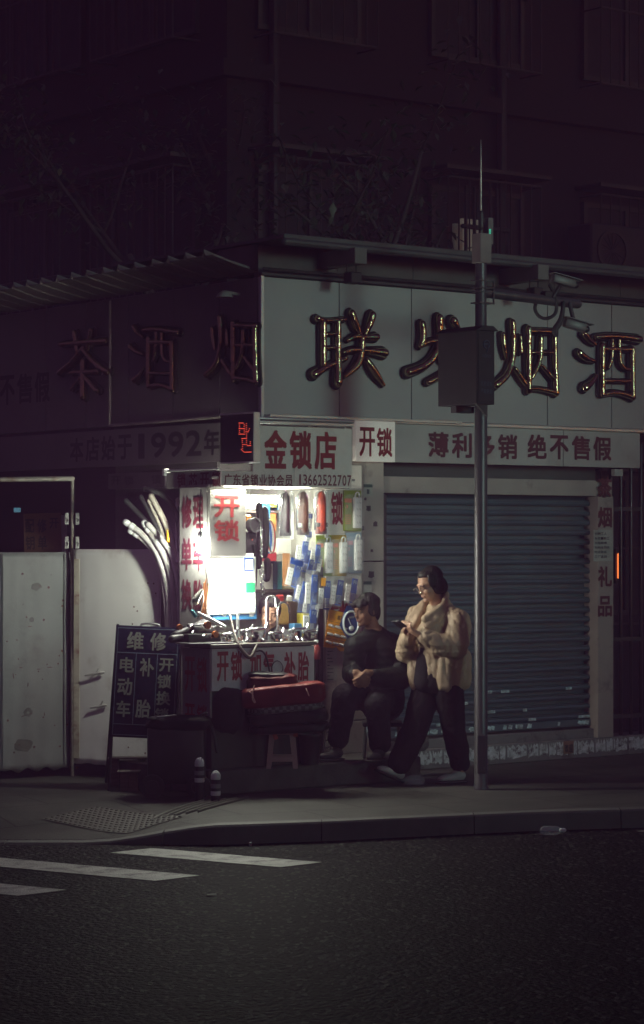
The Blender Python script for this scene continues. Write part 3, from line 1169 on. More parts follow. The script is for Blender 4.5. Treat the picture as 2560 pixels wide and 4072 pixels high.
a, c = Rp(990, 1985, -.12), Rp(1106, 1985, -.12)
mb = MB(MR)
mb.tube([(a.x, .12, a.z), (c.x, .12, a.z)], .024, 14)
mb.build('glass', mat('ceiling_lamp_glow', (1, 1, 1), .4, emis=(.97, 1.0, .80), es=260), cl2, smooth=True)
mb = MB(MR)
mb.box(a.x - .02, c.x + .02, .08, .16, a.z + .028, zc + .002, .004)
mb.build('housing', M_wht, cl2)
# certificate behind the lamp
cert = thing('framed_certificate', 'white framed certificate burnt out by the lamp under the panel', 'certificate', MR @ V((Rp(918, 2425, .2).x, -.2, Rp(918, 2432, .2).z)), AR)
a, c = Rp(832, 2222, .2), Rp(1008, 2432, .2)
mb = MB(MR)
mb.box(a.x, c.x, -.2, -.185, c.z, a.z)
mb.build('paper', mat('certificate_paper', (.74, .75, .74), .5, var=.03), cert)
mb = MB(MR)
for x0, x1, z0, z1 in ((a.x - .012, c.x + .012, a.z, a.z + .014), (a.x - .012, c.x + .012, c.z - .014, c.z), (a.x - .014, a.x, c.z, a.z), (c.x, c.x + .014, c.z, a.z)):
    mb.box(x0, x1, -.21, -.183, z0, z1, .002)
mb.build('frame', M_alu, cert)
mb = MB(MR)
mb.text('锁具维修行业等级证书', Rp(866, 0, .2).x, Rp(900, 2256, .2).z, Rp(985, 0, .2).x, Rp(900, 2244, .2).z, -.2025, bold=.02)
mb.text('从业人员', Rp(866, 0, .2).x, Rp(900, 2288, .2).z, Rp(905, 0, .2).x, Rp(900, 2280, .2).z, -.2025, bold=.02)
mb.build('print', mat('pale_grey_ink', (.3, .3, .3), .6), cert)

# ---- red LED display at the corner
uk = -.45
la, lc = Lp(875, 1650, -uk), Lp(1012, 1650, -uk)
lz1, lz0 = Lp(950, 1648, -uk).z, Lp(950, 1836, -uk).z
led = thing('led_display', 'black LED display box with red dotted letters hanging at the kiosk corner', 'sign', ML @ V(((la.x + lc.x) / 2, uk, lz0)), AR - math.pi / 2)
mb = MB(ML)
mb.box(la.x, lc.x - .012, uk + .002, uk + .045, lz0, lz1)
mb.build('screen', mat('led_screen', (.012, .01, .012), .3), led)
mb = MB(ML)
mb.box(lc.x - .012, lc.x, uk - .006, uk + .05, lz0 - .012, lz1 + .01, .003)
mb.box(la.x, lc.x - .012, uk - .006, uk + .05, lz0 - .014, lz0, .003)
mb.box(la.x, lc.x - .012, uk - .006, uk + .05, lz1, lz1 + .012, .003)
mb.build('frame', M_alu, led)
mb = MB(ML)
k1 = 250 / 1514


def lpt(x, y):
    q = Lp(850 + x * k1, 1600 + y * k1, -uk)
    return q.x, q.z


seg = [((605, 497), (705, 497)), ((605, 632), (735, 632)), ((605, 765), (735, 765)), ((672, 872), (765, 866)), ((690, 1015), (755, 1015)), ((805, 1043), (880, 1040)), ((740, 1200), (892, 1196)), ((770, 710), (825, 710))]
dots = [(615, 545), (730, 540), (615, 590), (725, 582), (615, 680), (730, 670), (615, 720), (730, 715), (782, 510), (782, 560), (782, 612), (782, 660), (855, 635), (838, 675), (785, 762), (785, 810), (785, 860),
        (682, 917), (682, 962), (785, 912), (785, 960), (788, 1010), (875, 950), (872, 993), (688, 1060), (690, 1110), (662, 1136), (688, 1165), (715, 1190)]
for (x, y), (x2, y2) in seg:
    n_ = max(2, int((x2 - x) / 22))
    dots += [(x + (x2 - x) * i / n_, y + (y2 - y) * i / n_) for i in range(n_ + 1)]
for x, y in dots:
    px_, pz_ = lpt(x, y)
    mb.box(px_ - .0045, px_ + .0045, uk - .0005, uk + .003, pz_ - .0022, pz_ + .0022)
mb.build('red_dots', mat('red_led', (.8, .05, .03), .4, emis=(1.0, .10, .05), es=1.2), led)

# ---- hanging goods -------------------------------------------------


def FH(px, py, w, tilt=0.0):
    return MR @ Matrix.Translation(Rp(px, py, w)) @ Matrix.Rotation(R_(tilt), 4, 'Y')


def sz(px0, px1, py0, py1, w):
    a, c = Rp(px0, py0, w), Rp(px1, py1, w)
    return abs(c.x - a.x), abs(c.z - a.z)


M_film = clear_mat('milky_bag_film', tint=(.85, .87, .86), amt=.11, rough=.2)
M_navy = mat('navy_print', (.012, .06, .25), .45)


def bag(px, py, wpx, hpx, w, tilt, label, side=1, cat='packet'):
    bw, bh = sz(px - wpx / 2, px + wpx / 2, py, py + hpx, w)
    Mf = FH(px, py, w, tilt)
    o = thing('sealed_packet', label, cat, Mf.to_translation(), AR, 'sealed accessory packets with blue barcode strips')
    mb = MB(Mf)                                            # film sleeve, crumpled
    n_, m_ = 6, 10
    for y_, sg_ in ((-.008, 1), (.004, -1)):
        g = [[mb.v(-bw / 2 + bw * i / n_ + .004 * noise.noise(V((i, j * .7, px))), y_ - sg_ * .007 * math.sin(math.pi * i / n_) + .006 * noise.noise(V((i * .8, j * .8, px + py))), -bh * j / m_ + .003 * noise.noise(V((i, j, py)))) for i in range(n_ + 1)] for j in range(m_ + 1)]
        for j in range(m_):
            for i in range(n_):
                mb.f([g[j][i], g[j][i + 1], g[j + 1][i + 1], g[j + 1][i]])
    mb.build('film', M_film, o, smooth='all')
    mb = MB(Mf)
    x0 = -bw * .42 if side > 0 else bw * .02
    mb.box(x0, x0 + bw * .38, -.005, .003, -bh * .93, -bh * .34, .003)
    it = mb.build('white_adapter', M_wht, o)
    mb = MB(Mf)
    for k in range(4):
        for q in (0, 1):
            zc_ = -bh * (.42 + .12 * k)
            mb.box(x0 + bw * (.10 + .13 * q), x0 + bw * (.13 + .13 * q), -.006, -.005, zc_ - .004, zc_ + .004)
    mb.build('socket_slot', M_blackink, it)
    mb = MB(Mf)
    x1 = bw * .02 if side > 0 else -bw * .42
    mb.box(x1, x1 + bw * .4, -.0065, .002, -bh * .62, -bh * .12)
    for k in range(6):
        mb.box(x1 + bw * (.02), x1 + bw * .38, -.0065, .002, -bh * (.66 + .04 * k), -bh * (.645 + .04 * k))
    mb.box(x1, x1 + bw * .4, -.0065, .002, -bh * .95, -bh * .9)
    cd = mb.build('blue_strip', M_blue, o)
    mb = MB(Mf)
    mb.text('FU', x1 + bw * .07, -bh * .3, x1 + bw * .33, -bh * .18, -.0085, bold=.02)
    mb.build('print', mat('pale_print', (.5, .6, .7), .5), cd)
    return o


bags = [(1205, 2140, 52, 92, .20, 8, 'white sealed packet highest in the cascade of packets below the brown lock'),
        (1178, 2222, 56, 118, .17, 14, 'wide grey sealed packet with a navy header beside the orange sheet'),
        (1218, 2172, 46, 108, .14, 14, 'sealed packet second down the cascade, its blue strip in mid air'),
        (1232, 2208, 44, 120, .11, 15, 'long narrow sealed packet running down the middle of the cascade'),
        (1208, 2300, 44, 95, .20, 16, 'creamy sealed packet low in the cascade near the orange sheet'),
        (1240, 2268, 54, 142, .24, 3, 'big sealed packet with a broad blue card left of the yellow dotted packet'),
        (1232, 2410, 60, 110, .30, 2, 'lowest sealed packet of all, hanging over the counter end'),
        (1292, 2292, 52, 138, .06, 4, 'sealed packet with an orange sticker below the green and white strips'),
        (1345, 2290, 54, 122, .055, 9, 'sealed packet hanging between the orange stickered one and the outermost one'),
        (1402, 2285, 50, 118, .055, 9, 'outermost sealed packet hanging beside the bare pillar')]
for i, b_ in enumerate(bags):
    o = bag(*b_[:6], b_[6])
    if i == 7:
        Mf = FH(b_[0], b_[1], b_[4], b_[5])
        mb = MB(Mf)
        mb.box(-.045, -.002, -.017, -.014, -.075, -.012, .001)
        mb.build('orange_sticker', mat('orange_sticker', (.72, .32, .02), .5), o)
    if i == 1:
        Mf = FH(b_[0], b_[1], b_[4], b_[5])
        mb = MB(Mf)
        mb.box(-.06, .06, -.019, -.016, -.05, -.002, .001)
        hd = mb.build('navy_header', M_navy, o)
random.seed(77)
for i in range(9):
    px, py = 1186 + random.random() * 88, 2150 + i * 26 + random.random() * 14
    bag(px, py, 42, 84 + random.random() * 16, .07 + .05 * random.random(), 2 + 16 * random.random(), 'small packet crowded behind the cascade of larger packets', random.choice((-1, 1)))['group'] = 'small packets crowded behind the cascade'
# loose blue strip of toothbrush-like packs behind
for i, (px, py, tl_, lab) in enumerate(((1232, 2035, 3, 'narrow white and blue tube packet hanging between two cased locks'), (1228, 2110, 12, 'narrow blue ended tube packet above the packet cascade'), (1238, 2325, 2, 'plain blue card hanging behind the lowest packets'))):
    Mf = FH(px, py, .03 if i < 2 else .04, tl_)
    o = thing('tube_packet', lab, 'packet', Mf.to_translation(), AR)
    mb = MB(Mf)
    if i < 2:
        mb.box(-.02, .02, -.006, .006, -.20, 0, .004)
        mb.build('sleeve', M_wht, o)
        mb = MB(Mf)
        mb.box(-.021, .021, -.008, .007, -.05, -.015)
        mb.box(-.021, .021, -.008, .007, -.195, -.15)
        mb.build('blue_band', M_blue, o)
    else:
        mb.box(-.04, .045, -.004, .004, -.27, 0, .002)
        mb.build('card', M_blue, o)


def strip_pack(px0, py0, px1, py1, col, label, cn, w=.03):
    bw, bh = sz(px0, px1, py0, py1, w)
    Mf = FH((px0 + px1) / 2, py0, w, 0)
    o = thing('power_strip_pack', label, 'power strip', Mf.to_translation(), AR, 'carded power strips on the white board')
    mb = MB(Mf)
    mb.box(-bw / 2, bw / 2, -.002, .004, -bh, 0, .0015)
    cd = mb.build('backing_card', mat('card_' + cn, col, .45, var=.1), o)
    mb = MB(Mf)
    mb.box(-bw / 2 + .008, -bw * .06, -.004, -.002, -bh * .30, -bh * .2)
    mb.text('3', -bw / 2 + .012, -bh * .44, -bw * .25, -bh * .36, -.004, bold=.02)
    for k in range(5):
        mb.box(-bw / 2 + .01, -bw * .1, -.004, -.002, -bh * (.62 + .05 * k), -bh * (.605 + .05 * k))
    mb.build('print', mat('card_print_' + cn, (.75, .2, .06) if cn != 'blue' else (.6, .3, .35), .5), cd)
    mb = MB(Mf)
    mb.box(-bw * .02, bw * .42, -.032, -.002, -bh * .93, -bh * .17, .008, 2)
    st = mb.build('power_strip', M_wht, o, smooth=True)
    mb = MB(Mf)
    for k in range(4):
        z = -bh * (.29 + .165 * k)
        for q in (.11, .26):
            mb.box(bw * q, bw * q + .004, -.033, -.0318, z - .005, z + .005)
            mb.box(bw * q + .008, bw * q + .012, -.033, -.0318, z - .012, z - .004)
    mb.build('socket', mat('grey_socket', (.2, .2, .2), .5), st)
    mb = MB(Mf)
    mb.tube([(bw * .08, -.015, -bh * .17), (bw * .10, -.02, -bh * .07), (bw * .2, -.02, -bh * .04), (bw * .3, -.02, -bh * .07), (bw * .32, -.015, -bh * .17)], .006, 8, smooth=2)
    mb.build('cord', mat('pale_cord', (.6, .62, .6), .5), st, smooth=True)
    mb = MB(Mf)
    mb.box(-bw / 2 + .002, bw / 2 - .002, -.042, -.0035, -bh * .985, -bh * .10, .012, 2)
    mb.build('blister', clear_mat('blister', amt=.10, rough=.06), o, smooth=True)
    return o


GREEN = (.28, .36, .03)
strip_pack(1366, 1950, 1436, 2112, GREEN, 'carded white power strip on green alone in the top row beside the red letter', 'green')
strip_pack(1256, 2128, 1320, 2290, GREEN, 'carded power strip on olive green nearest the packet cascade', 'green')
strip_pack(1316, 2128, 1378, 2290, (.45, .30, .02), 'carded power strip on yellow card between a green one and a blue one', 'yellow')
strip_pack(1374, 2118, 1437, 2280, (.30, .42, .52), 'carded power strip on pale blue card at the outer edge', 'blue')


def ulock(px0, py0, px1, py1, col, label, band=None, w=.06):
    bw, bh = sz(px0, px1, py0, py1, w)
    Mf = FH((px0 + px1) / 2, py0, w, 0)
    o = thing('cased_lock', label, 'lock', Mf.to_translation(), AR, 'long bicycle locks hanging in clear cases')
    mb = MB(Mf)
    r = bw * .42
    z = -bh * .22
    mb.tube([(-r, -.018, -bh * .84), (-r, -.018, z)] + [(-r * math.cos(a), -.018, z + r * 1.2 * math.sin(a)) for a in (.5, 1.05, 1.57, 2.1, 2.64)] + [(r, -.018, z), (r, -.018, -bh * .84)], .010, 10, smooth=1)
    mb.build('shackle', M_chrome, o, smooth=True)
    mb = MB(Mf)
    mb.tube([(0, -.032, -bh * .84), (0, -.032, -bh * .22), (0, -.032, -bh * .12)], [bw * .33, bw * .33, bw * .2], 14, smooth=1)
    mb.build('sleeve', mat('lock_' + label.split()[0], col, .35, var=.3, vs=25, bump=.4, bs=60), o, smooth=True)
    mb = MB(Mf)
    mb.box(-bw * .38, bw * .38, -.05, -.006, -bh * .95, -bh * .82, .006, 2)
    mb.build('lock_body', mat('lock_body_' + label.split()[0], tuple(c * .35 for c in col), .4), o, smooth=True)
    if band:
        mb = MB(Mf)
        mb.box(-bw * .42, bw * .42, -.055, -.02, -bh * .80, -bh * .71, .003)
        mb.build('band', mat('band_' + label.split()[0], band, .4), o)
    mb = MB(Mf)
    mb.box(-bw / 2, bw / 2, -.062, .0, -bh, -.003, .01, 2)
    mb.build('case', clear_mat('case_clear', amt=.09, rough=.07), o, smooth=True)


ulock(1103, 1944, 1148, 2142, (.022, .010, .014), 'dark cased bicycle lock nearest the loops of cable', None)
ulock(1172, 1942, 1220, 2138, (.085, .036, .024), 'brown cased bicycle lock with a pale grey band', (.38, .42, .40))
ulock(1244, 1942, 1290, 2134, (.36, .035, .010), 'red cased bicycle lock with a black band', (.015, .015, .015))
for px, py, h, lab in ((1159, 1955, 190, 'white paper sleeve hanging between the dark and the brown cased lock'), (1297, 1950, 190, 'white paper sleeve hanging right of the red cased lock')):
    Mf = FH(px, py, .05)
    o = MB(Mf)
    o.box(-.017, .017, -.006, .0, -h * .0019, 0, .003)
    ob = o.build('paper_sleeve', M_wht, None, at=Mf.to_translation() - V((0, 0, h * .0019)), rot=AR, label=lab, cat='sleeve')
# yellow card of small fittings and the blue gauge card on the pillar
Mf = FH(1350, 2432, .028, 11)
yc = thing('yellow_fittings_card', 'yellow card with rows of small white fittings on the pillar', 'card', Mf.to_translation(), AR)
mb = MB(Mf)
bw, bh = .2, .29
mb.prism([(-bw / 2, 0), (bw / 2, -.0), (bw / 2, -bh), (bw * .3, -bh - .008), (bw * .1, -bh + .02), (-bw * .05, -bh + .004), (-bw / 2, -bh)], -.002, .004)
cdo = mb.build('card', mat('yellow_card', (.85, .36, .01), .55, var=.1), yc)
mb = MB(Mf)
for r in range(3):
    for c in range(3):
        x, z = -bw * .32 + c * bw * .33, -bh * (.42 + .22 * r)
        mb.tube([(x - .02, -.012, z + .004), (x + .02, -.012, z - .002)], .010, 8)
        mb.box(x - .012, x + .014, -.026, -.002, z - .004, z + .010, .003)
mb.build('fitting', mat('white_fitting', (.62, .60, .60), .35), yc, smooth=True)
mb = MB(Mf)
mb.text('名派A', -.02, -.065, .075, -.032, -.0042, bold=.02)
for r in range(9):
    for c in range(3):
        if random.random() < .8:
            mb.box(-bw * .44 + c * .062, -bw * .44 + c * .062 + .03 + .02 * random.random(), -.0035, -.002, -.088 - r * .022, -.086 - r * .022)
mb.build('print', M_blackink, cdo)
Mf = FH(1388, 2408, .05, -5)
bc = thing('blue_gauge_card', 'blue diamond shaped card with a white ring on the pillar', 'card', Mf.to_translation(), AR)
mb = MB(Mf)
mb.prism([(-.025, 0), (.025, 0), (.105, -.145), (.02, -.27), (-.02, -.27), (-.105, -.145)], -.002, .004)
cdo = mb.build('card', mat('deep_blue_card', (.010, .055, .20), .4, var=.1), bc)
mb = MB(Mf)
n_ = 28
for k in range(n_):
    a0, a1 = 2 * math.pi * k / n_, 2 * math.pi * (k + 1) / n_
    mb.tube([(.073 * math.cos(a0), -.008, -.135 + .09 * math.sin(a0)), (.073 * math.cos(a1), -.008, -.135 + .09 * math.sin(a1))], .009, 8)
mb.build('ring', mat('white_coil', (.55, .6, .6), .5, bump=.8, bs=120), bc, smooth=True)
mb = MB(Mf)
mb.tube([(0, -.006, -.15), (-.022, -.006, -.095)], .003, 6)
mb.ell((0, -.010, -.175), (.026, .009, .02))
mb.text('电动胎', -.01, -.10, .035, -.082, -.0042, bold=.02)
mb.text('安全', -.02, -.262, .02, -.248, -.0042, bold=.02)
mb.build('pointer', mat('pale_pointer', (.6, .65, .66), .4), cdo, smooth=True)
# ---- inside the kiosk


def ibox(name, px0, py0, px1, py1, w, dep, m, label, cat, bev=.003, tilt=0):
    a, c = Rp(px0, py0, w), Rp(px1, py1, w)
    mb = MB(MR)
    mb.box(a.x, c.x, -w, -w + dep, c.z, a.z, bev)
    return mb.build(name, m, None, at=MR @ V(((a.x + c.x) / 2, -w + dep / 2, c.z)), rot=AR, label=label, cat=cat)


wbx = mat('white_carton', (.62, .62, .58), .6, var=.06)
ibox('carton', 978, 1990, 1060, 2026, -.40, .09, wbx, 'plain white carton on the top shelf, closest to the front panel', 'carton')
ibox('carton', 1064, 1985, 1102, 2018, -.36, .08, mat('olive_carton', (.24, .26, .05), .6), 'olive green carton on the top shelf of the kiosk', 'carton')
ibox('carton', 1104, 2142, 1158, 2204, -.22, .10, wbx, 'white carton below the dark cased lock', 'carton')
ibox('carton', 1076, 2042, 1098, 2112, -.33, .06, mat('orange_carton', (.60, .17, .05), .5), 'upright orange carton behind the coloured cables', 'carton')
ibox('cloth_bag', 1044, 2002, 1078, 2068, -.31, .05, mat('teal_cloth', (.02, .15, .28), .7), 'blue cloth bag hanging behind the coloured cables', 'bag', .012)
ibox('box_file', 1010, 2242, 1086, 2343, -.30, .12, mat('box_file_white', (.58, .57, .54), .5), 'white box file standing on the lower shelf', 'file')
ibox('book', 1088, 2232, 1103, 2343, -.29, .12, mat('navy_book', (.012, .04, .085), .5), 'navy book standing between the box file and the teal book', 'book')
ibox('book', 1105, 2232, 1122, 2343, -.29, .12, mat('teal_book', (.012, .16, .19), .5), 'teal book at the end of the lower shelf', 'book')
ibox('paper_sheet', 1124, 2200, 1152, 2330, -.16, .004, mat('orange_paper', (.62, .30, .12), .7), 'orange sheet of paper hanging beside the packet cascade', 'paper', 0)
ibox('carton', 1152, 2392, 1204, 2500, -.02, .10, mat('dark_brown_carton', (.11, .075, .05), .7), 'dark brown carton standing on the counter behind the steel hoop', 'carton')
ibox('plastic_case', 1112, 2396, 1152, 2484, .0, .05, mat('amber_case', (.70, .42, .14), .4), 'amber plastic case glowing beside the kiosk keeper', 'case', .012)
ibox('red_cup', 1108, 2365, 1132, 2392, -.05, .05, mat('red_plastic', (.42, .03, .03), .4), 'small red plastic tub above the amber case', 'tub', .01)
ibox('white_cup', 1150, 2368, 1166, 2394, -.05, .05, M_wht, 'small white cup beside the red tub', 'cup', .012)
for px0, py0, px1, py1, w_, dp, cn, cc, lab in ((984, 2300, 1006, 2343, -.27, .08, 'mint', (.16, .42, .34), 'mint green carton at the left end of the lower shelf'), (1062, 2196, 1100, 2232, -.24, .1, 'crimson', (.40, .03, .04), 'crimson carton lying on the white box file'),
                                               (1126, 2290, 1160, 2343, -.3, .1, 'sand', (.46, .38, .22), 'sand coloured carton on the lower shelf behind the orange sheet'), (1108, 1990, 1140, 2026, -.38, .08, 'skyblue', (.10, .30, .50), 'sky blue carton at the right end of the top shelf'),
                                               (1204, 2440, 1232, 2545, .1, .08, 'lemon', (.60, .50, .06), 'lemon yellow carton standing by the last packets'), (1170, 2480, 1200, 2548, .2, .07, 'steelblue', (.05, .16, .30), 'dark blue tin standing on the counter before the brown carton')):
    ibox('carton', px0, py0, px1, py1, w_, dp, mat(cn + '_carton', cc, .5, var=.1), lab, 'carton')
# blue box on the counter
bx = thing('blue_box', 'blue cardboard box with white print on the counter under the certificate', 'box', MR @ V((Rp(935, 2460, .16).x, -.16, Rp(935, 2462, .16).z)), AR)
a, c = Rp(846, 2412, .16), Rp(1022, 2462, .16)
mb = MB(MR)
mb.box(a.x, c.x, -.16, -.02, c.z, a.z, .004)
mb.build('carton', mat('blue_carton', (.02, .12, .26), .45, var=.1), bx)
mb = MB(MR)
mb.box(c.x - .07, c.x - .03, -.1625, -.159, c.z + .02, c.z + .065)
mb.box(a.x + .16, a.x + .24, -.1625, -.159, c.z + .034, c.z + .044)
mb.disc((a.x + .1, c.z + .05), .025, -.1625, -.159, rin=.017)
mb.build('print', mat('white_print', (.6, .62, .62), .5), bx)
mb = MB(MR)
for q in (.06, .2, .3):
    mb.box(a.x + q, a.x + q + .07, -.12, -.06, a.z + .002, a.z + .03, .008)
mb.build('tray_content', M_steel, bx)
ib = Rp(1020, 2395, .16)
# card on the frame corner with its frame
qc = thing('payment_card', 'white payment card in a blue frame at the certificate corner', 'card', MR @ Rp(990, 2272, .23), AR)
a, c = Rp(972, 2206, .23), Rp(1008, 2272, .23)
mb = MB(MR)
mb.box(a.x, c.x, -.23, -.222, c.z, a.z, .002)
mb.build('frame', M_blue, qc)
mb = MB(MR)
mb.box(a.x + .008, c.x - .008, -.2325, -.229, c.z + .012, a.z - .034)
mb.box(a.x + .001, c.x - .001, -.2325, -.229, a.z - .02, a.z + .01)
mb.build('face', M_wht, qc)
ibox('green_sleeve', 978, 2318, 1014, 2358, .215, .01, mat('green_plastic', (.02, .28, .12), .4), 'green edged plastic sleeve beside the certificate', 'sleeve')
# black round speaker and black bags
sp = thing('round_speaker', 'black round speaker on a black box left of the hanging chains', 'speaker', MR @ Rp(997, 2205, -.05), AR)
p = Rp(998, 2088, -.05)
mb = MB(MR)
mb.disc((p.x, p.z), .053, -.0, .05, 24)
mb.build('drum', M_black, sp, smooth=True)
mb = MB(MR)
mb.disc((p.x, p.z), .056, -.012, .004, 24, rin=.042)
mb.build('rim', mat('dark_rim', (.05, .05, .055), .3), sp, smooth=True)
a, c = Rp(976, 2112, -.04), Rp(1022, 2206, -.04)
mb = MB(MR)
mb.box(a.x, c.x, .04, .14, c.z, a.z, .01)
mb.build('box', M_black, sp)
mb = MB(MR)
mb.ell((p.x + .0, .036, p.z - .11), (.006, .004, .006))
mb.build('red_light', mat('red_pilot', (.7, .08, .03), .3), sp)
ibox('headphone_pad', 976, 2046, 1002, 2072, -.10, .05, mat('orange_pad', (.72, .26, .03), .5), 'orange soft pad above the round speaker', 'pad', .014)


def cord(name, pts, r, m, label, cat, w, smooth=3):
    mb = MB(MR)
    mb.tube([Rp(x, y, w + (q[0] if q else 0)) for x, y, *q in pts], r, 8, smooth=smooth)
    e = Rp(pts[-1][0], pts[-1][1], w)
    return mb.build(name, m, None, at=MR @ e, rot=AR, smooth=True, label=label, cat=cat)


M_cabG = mat('green_cable', (.02, .15, .05), .4)
M_cabR = mat('red_cable', (.45, .03, .03), .4)
M_cabW = mat('white_cable', (.6, .6, .58), .4)
M_cabB = mat('blue_cable', (.02, .12, .45), .4)
for px, m, dx, lab in ((1056, M_cabB, 26, 'blue cable in the loops hanging beside the chains'), (1060, M_cabW, 31, 'white cable in the loops hanging beside the chains'), (1064, M_cabR, 33, 'red cable in the loops hanging beside the chains'), (1068, M_cabG, 30, 'green cable in the loops hanging beside the chains')):
    cord('hanging_cable', [(px - 12, 2140), (px - 10, 2085), (px, 2066), (px + 14, 2075), (px + dx - 6, 2110), (px + dx - 4, 2160), (px + dx - 12, 2200), (px + 6, 2195), (px - 4, 2150)], .0085, m, lab, 'cable', -.08)
M_strap = mat('black_strap', (.007, .006, .007), .7, var=.3, spec=.2)
for px, py0, py1, r, lab in ((1030, 2010, 2250, .026, 'thick black cable lock hanging down the kiosk opening'), (1052, 2030, 2205, .03, 'bulky black strap beside the thick black cable lock'), (1012, 2170, 2330, .018, 'black pouch strap hanging over the payment card'), (1062, 2232, 2300, .028, 'short dark leather pouch hanging before the box file')):
    cord('hanging_strap', [(px, py0), (px + 4, (py0 + py1) / 2), (px - 2, py1)], r, M_strap, lab, 'strap', -.03)
# chains: links along a line
for px, py0, py1, lab in ((1039, 2100, 2215, 'bright steel chain hanging against the black straps'), (1042, 2250, 2388, 'steel key chain dangling above the keeper with keys on its end')):
    mb = MB(MR)
    k = 0
    y = py0
    while y < py1:
        q = Rp(px + (3 if k % 2 else -3), y, .02)
        mb.ell(q, (.009 if k % 2 else .006, .006, .008), u=8, w=6)
        y += 7.5
        k += 1
    if py0 > 2240:
        for dx, dy in ((-10, 20), (9, 35), (-6, 70), (8, 90), (0, 135)):
            q = Rp(px + dx, py0 + dy, .03)
            mb.tube([q, q + V((.004, 0, -.035))], [.007, .003], 8)
    mb.build('hanging_chain', M_chrome, None, at=MR @ Rp(px, py1, .02), rot=AR, smooth=True, label=lab, cat='chain')
# orange wire bundle by the side panel
mb = MB()
for i in range(7):
    x = 800 + i * 3.2
    mb.tube([P(x + 6 + random.random() * 8, 2305 + random.random() * 20, 17.42), P(x + 3, 2370, 17.42), P(x - 6 + random.random() * 12, 2462, 17.42)], .0042, 6, smooth=2)
mb.build('wire_bundle', mat('copper_wire', (.55, .22, .09), .4, .3, var=.3), None, at=P(806, 2462, 17.42), smooth=True, label='bundle of copper orange wires hanging beside the bicycle repair panel', cat='wires')

# ---- counter clutter ----------------------------------------------
km = thing('key_machine', 'black key cutting machine with round orange knobs at the left end of the counter', 'machine', MR @ V((Rp(800, 2555, .36).x, -.36, ct)), AR)
a, c = Rp(742, 2490, .38), Rp(874, 2556, .38)
mb = MB(MR)
mb.box(a.x, c.x, -.40, -.16, ct, ct + .07, .012, 2)
mb.box(a.x + .06, c.x - .04, -.38, -.2, ct + .07, ct + .125, .015, 2)
mb.build('body', M_black, km, smooth=True)
mb = MB(MR)
mb.tube([(a.x - .04, -.3, ct + .06), (a.x + .12, -.3, ct + .11), (c.x - .06, -.28, ct + .15)], .03, 12, smooth=1)
mb.tube([(a.x + .03, -.36, ct + .13), (c.x - .1, -.34, ct + .135)], .014, 10)
mb.tube([(a.x - .09, -.33, ct + .035), (a.x - .01, -.33, ct + .05)], [.03, .02], 12)
mb.build('motor', M_dark, km, smooth=True)
for px, py, r in ((822, 2486, .026), (853, 2522, .024), (711, 2494, .02)):
    q = Rp(px, py, .41)
    mb = MB(MR)
    mb.disc((q.x, q.z), r, -.43, -.405, 20)
    mb.build('knob', mat('orange_knob', (.42, .13, .035), .4), km, smooth=True)
mb = MB(MR)
for i in range(16):
    x = a.x + random.random() * (c.x - a.x)
    z = ct + .03 + random.random() * .11
    mb.tube([(x, -.405, z), (x + .03 * random.random(), -.405, z + .01 * random.random())], .004, 6)
mb.build('screw', M_chrome, km, smooth=True)
mb = MB(MR)
mb.box(a.x - .1, c.x + .0, -.565, -.38, ct + .002, ct + .012, .003)
mb.build('base_plate', M_dark, km)
# long pale handled tool
tt = thing('long_tool', 'long white handled tool lying across the key cutting machine', 'tool', MR @ Rp(830, 2505, .42), AR)
mb = MB(MR)
mb.tube([Rp(783, 2438, .44), Rp(835, 2462, .44), Rp(893, 2492, .44)], [.014, .017, .012], 12, smooth=2)
mb.build('handle', M_wht, tt, smooth=True)
mb = MB(MR)
mb.tube([Rp(764, 2432, .44), Rp(776, 2448, .44)], [.013, .016], 10)
mb.build('cap', mat('teal_cap', (.05, .32, .36), .35), tt, smooth=True)
cl_ = thing('clip_lamp', 'small unlit grey clip lamp leaning at the left end of the counter', 'lamp', MR @ Rp(790, 2470, .40), AR)
mb = MB(MR)
q0, q1 = Rp(802, 2348, .40), Rp(777, 2388, .40)
mb.tube([q0, (q0 + q1) / 2, q1], [.012, .022, .026], 14, smooth=1)
mb.build('shade', mat('grey_shade', (.25, .24, .22), .4), cl_, smooth=True)
mb = MB(MR)
mb.ell(q1 + V((0, -.004, -.012)), (.023, .02, .02))
mb.build('diffuser', mat('cream_diffuser', (.7, .58, .42), .5), cl_, smooth=True)
mb = MB(MR)
mb.tube([q0, q0 + V((.03, .02, -.07)), q0 + V((.0, .05, -.2))], .006, 8, smooth=2)
mb.build('stem', M_black, cl_, smooth=True)


def vise(px, w, s, label, cat='clamp'):
    b0_ = Rp(px, 2556, w)
    o = thing('key_clamp', label, cat, MR @ V((b0_.x, -w, ct)), AR, 'steel clamps and fixtures along the counter')
    mb = MB(MR)
    x, y = b0_.x, -w
    mb.box(x - .045 * s, x + .045 * s, y - .03, y + .03, ct, ct + .016 * s, .004)
    mb.box(x - .022 * s, x + .022 * s, y - .02, y + .02, ct + .016 * s, ct + .06 * s, .006)
    mb.build('base', M_dark, o)
    mb = MB(MR)
    mb.tube([(x - .06 * s, y - .02, ct + .065 * s), (x + .055 * s, y - .02, ct + .075 * s)], .014 * s, 10)
    mb.tube([(x + .05 * s, y - .03, ct + .03 * s), (x + .075 * s, y - .03, ct + .11 * s)], .007 * s, 8)
    mb.build('jaw', M_chrome, o, smooth=True)
    mb = MB(MR)
    mb.tube([(x - .02 * s, y - .035, ct + .03 * s), (x - .05 * s, y - .05, ct + .075 * s)], [.006 * s, .012 * s], 8)
    mb.build('lever', M_chrome, o, smooth=True)


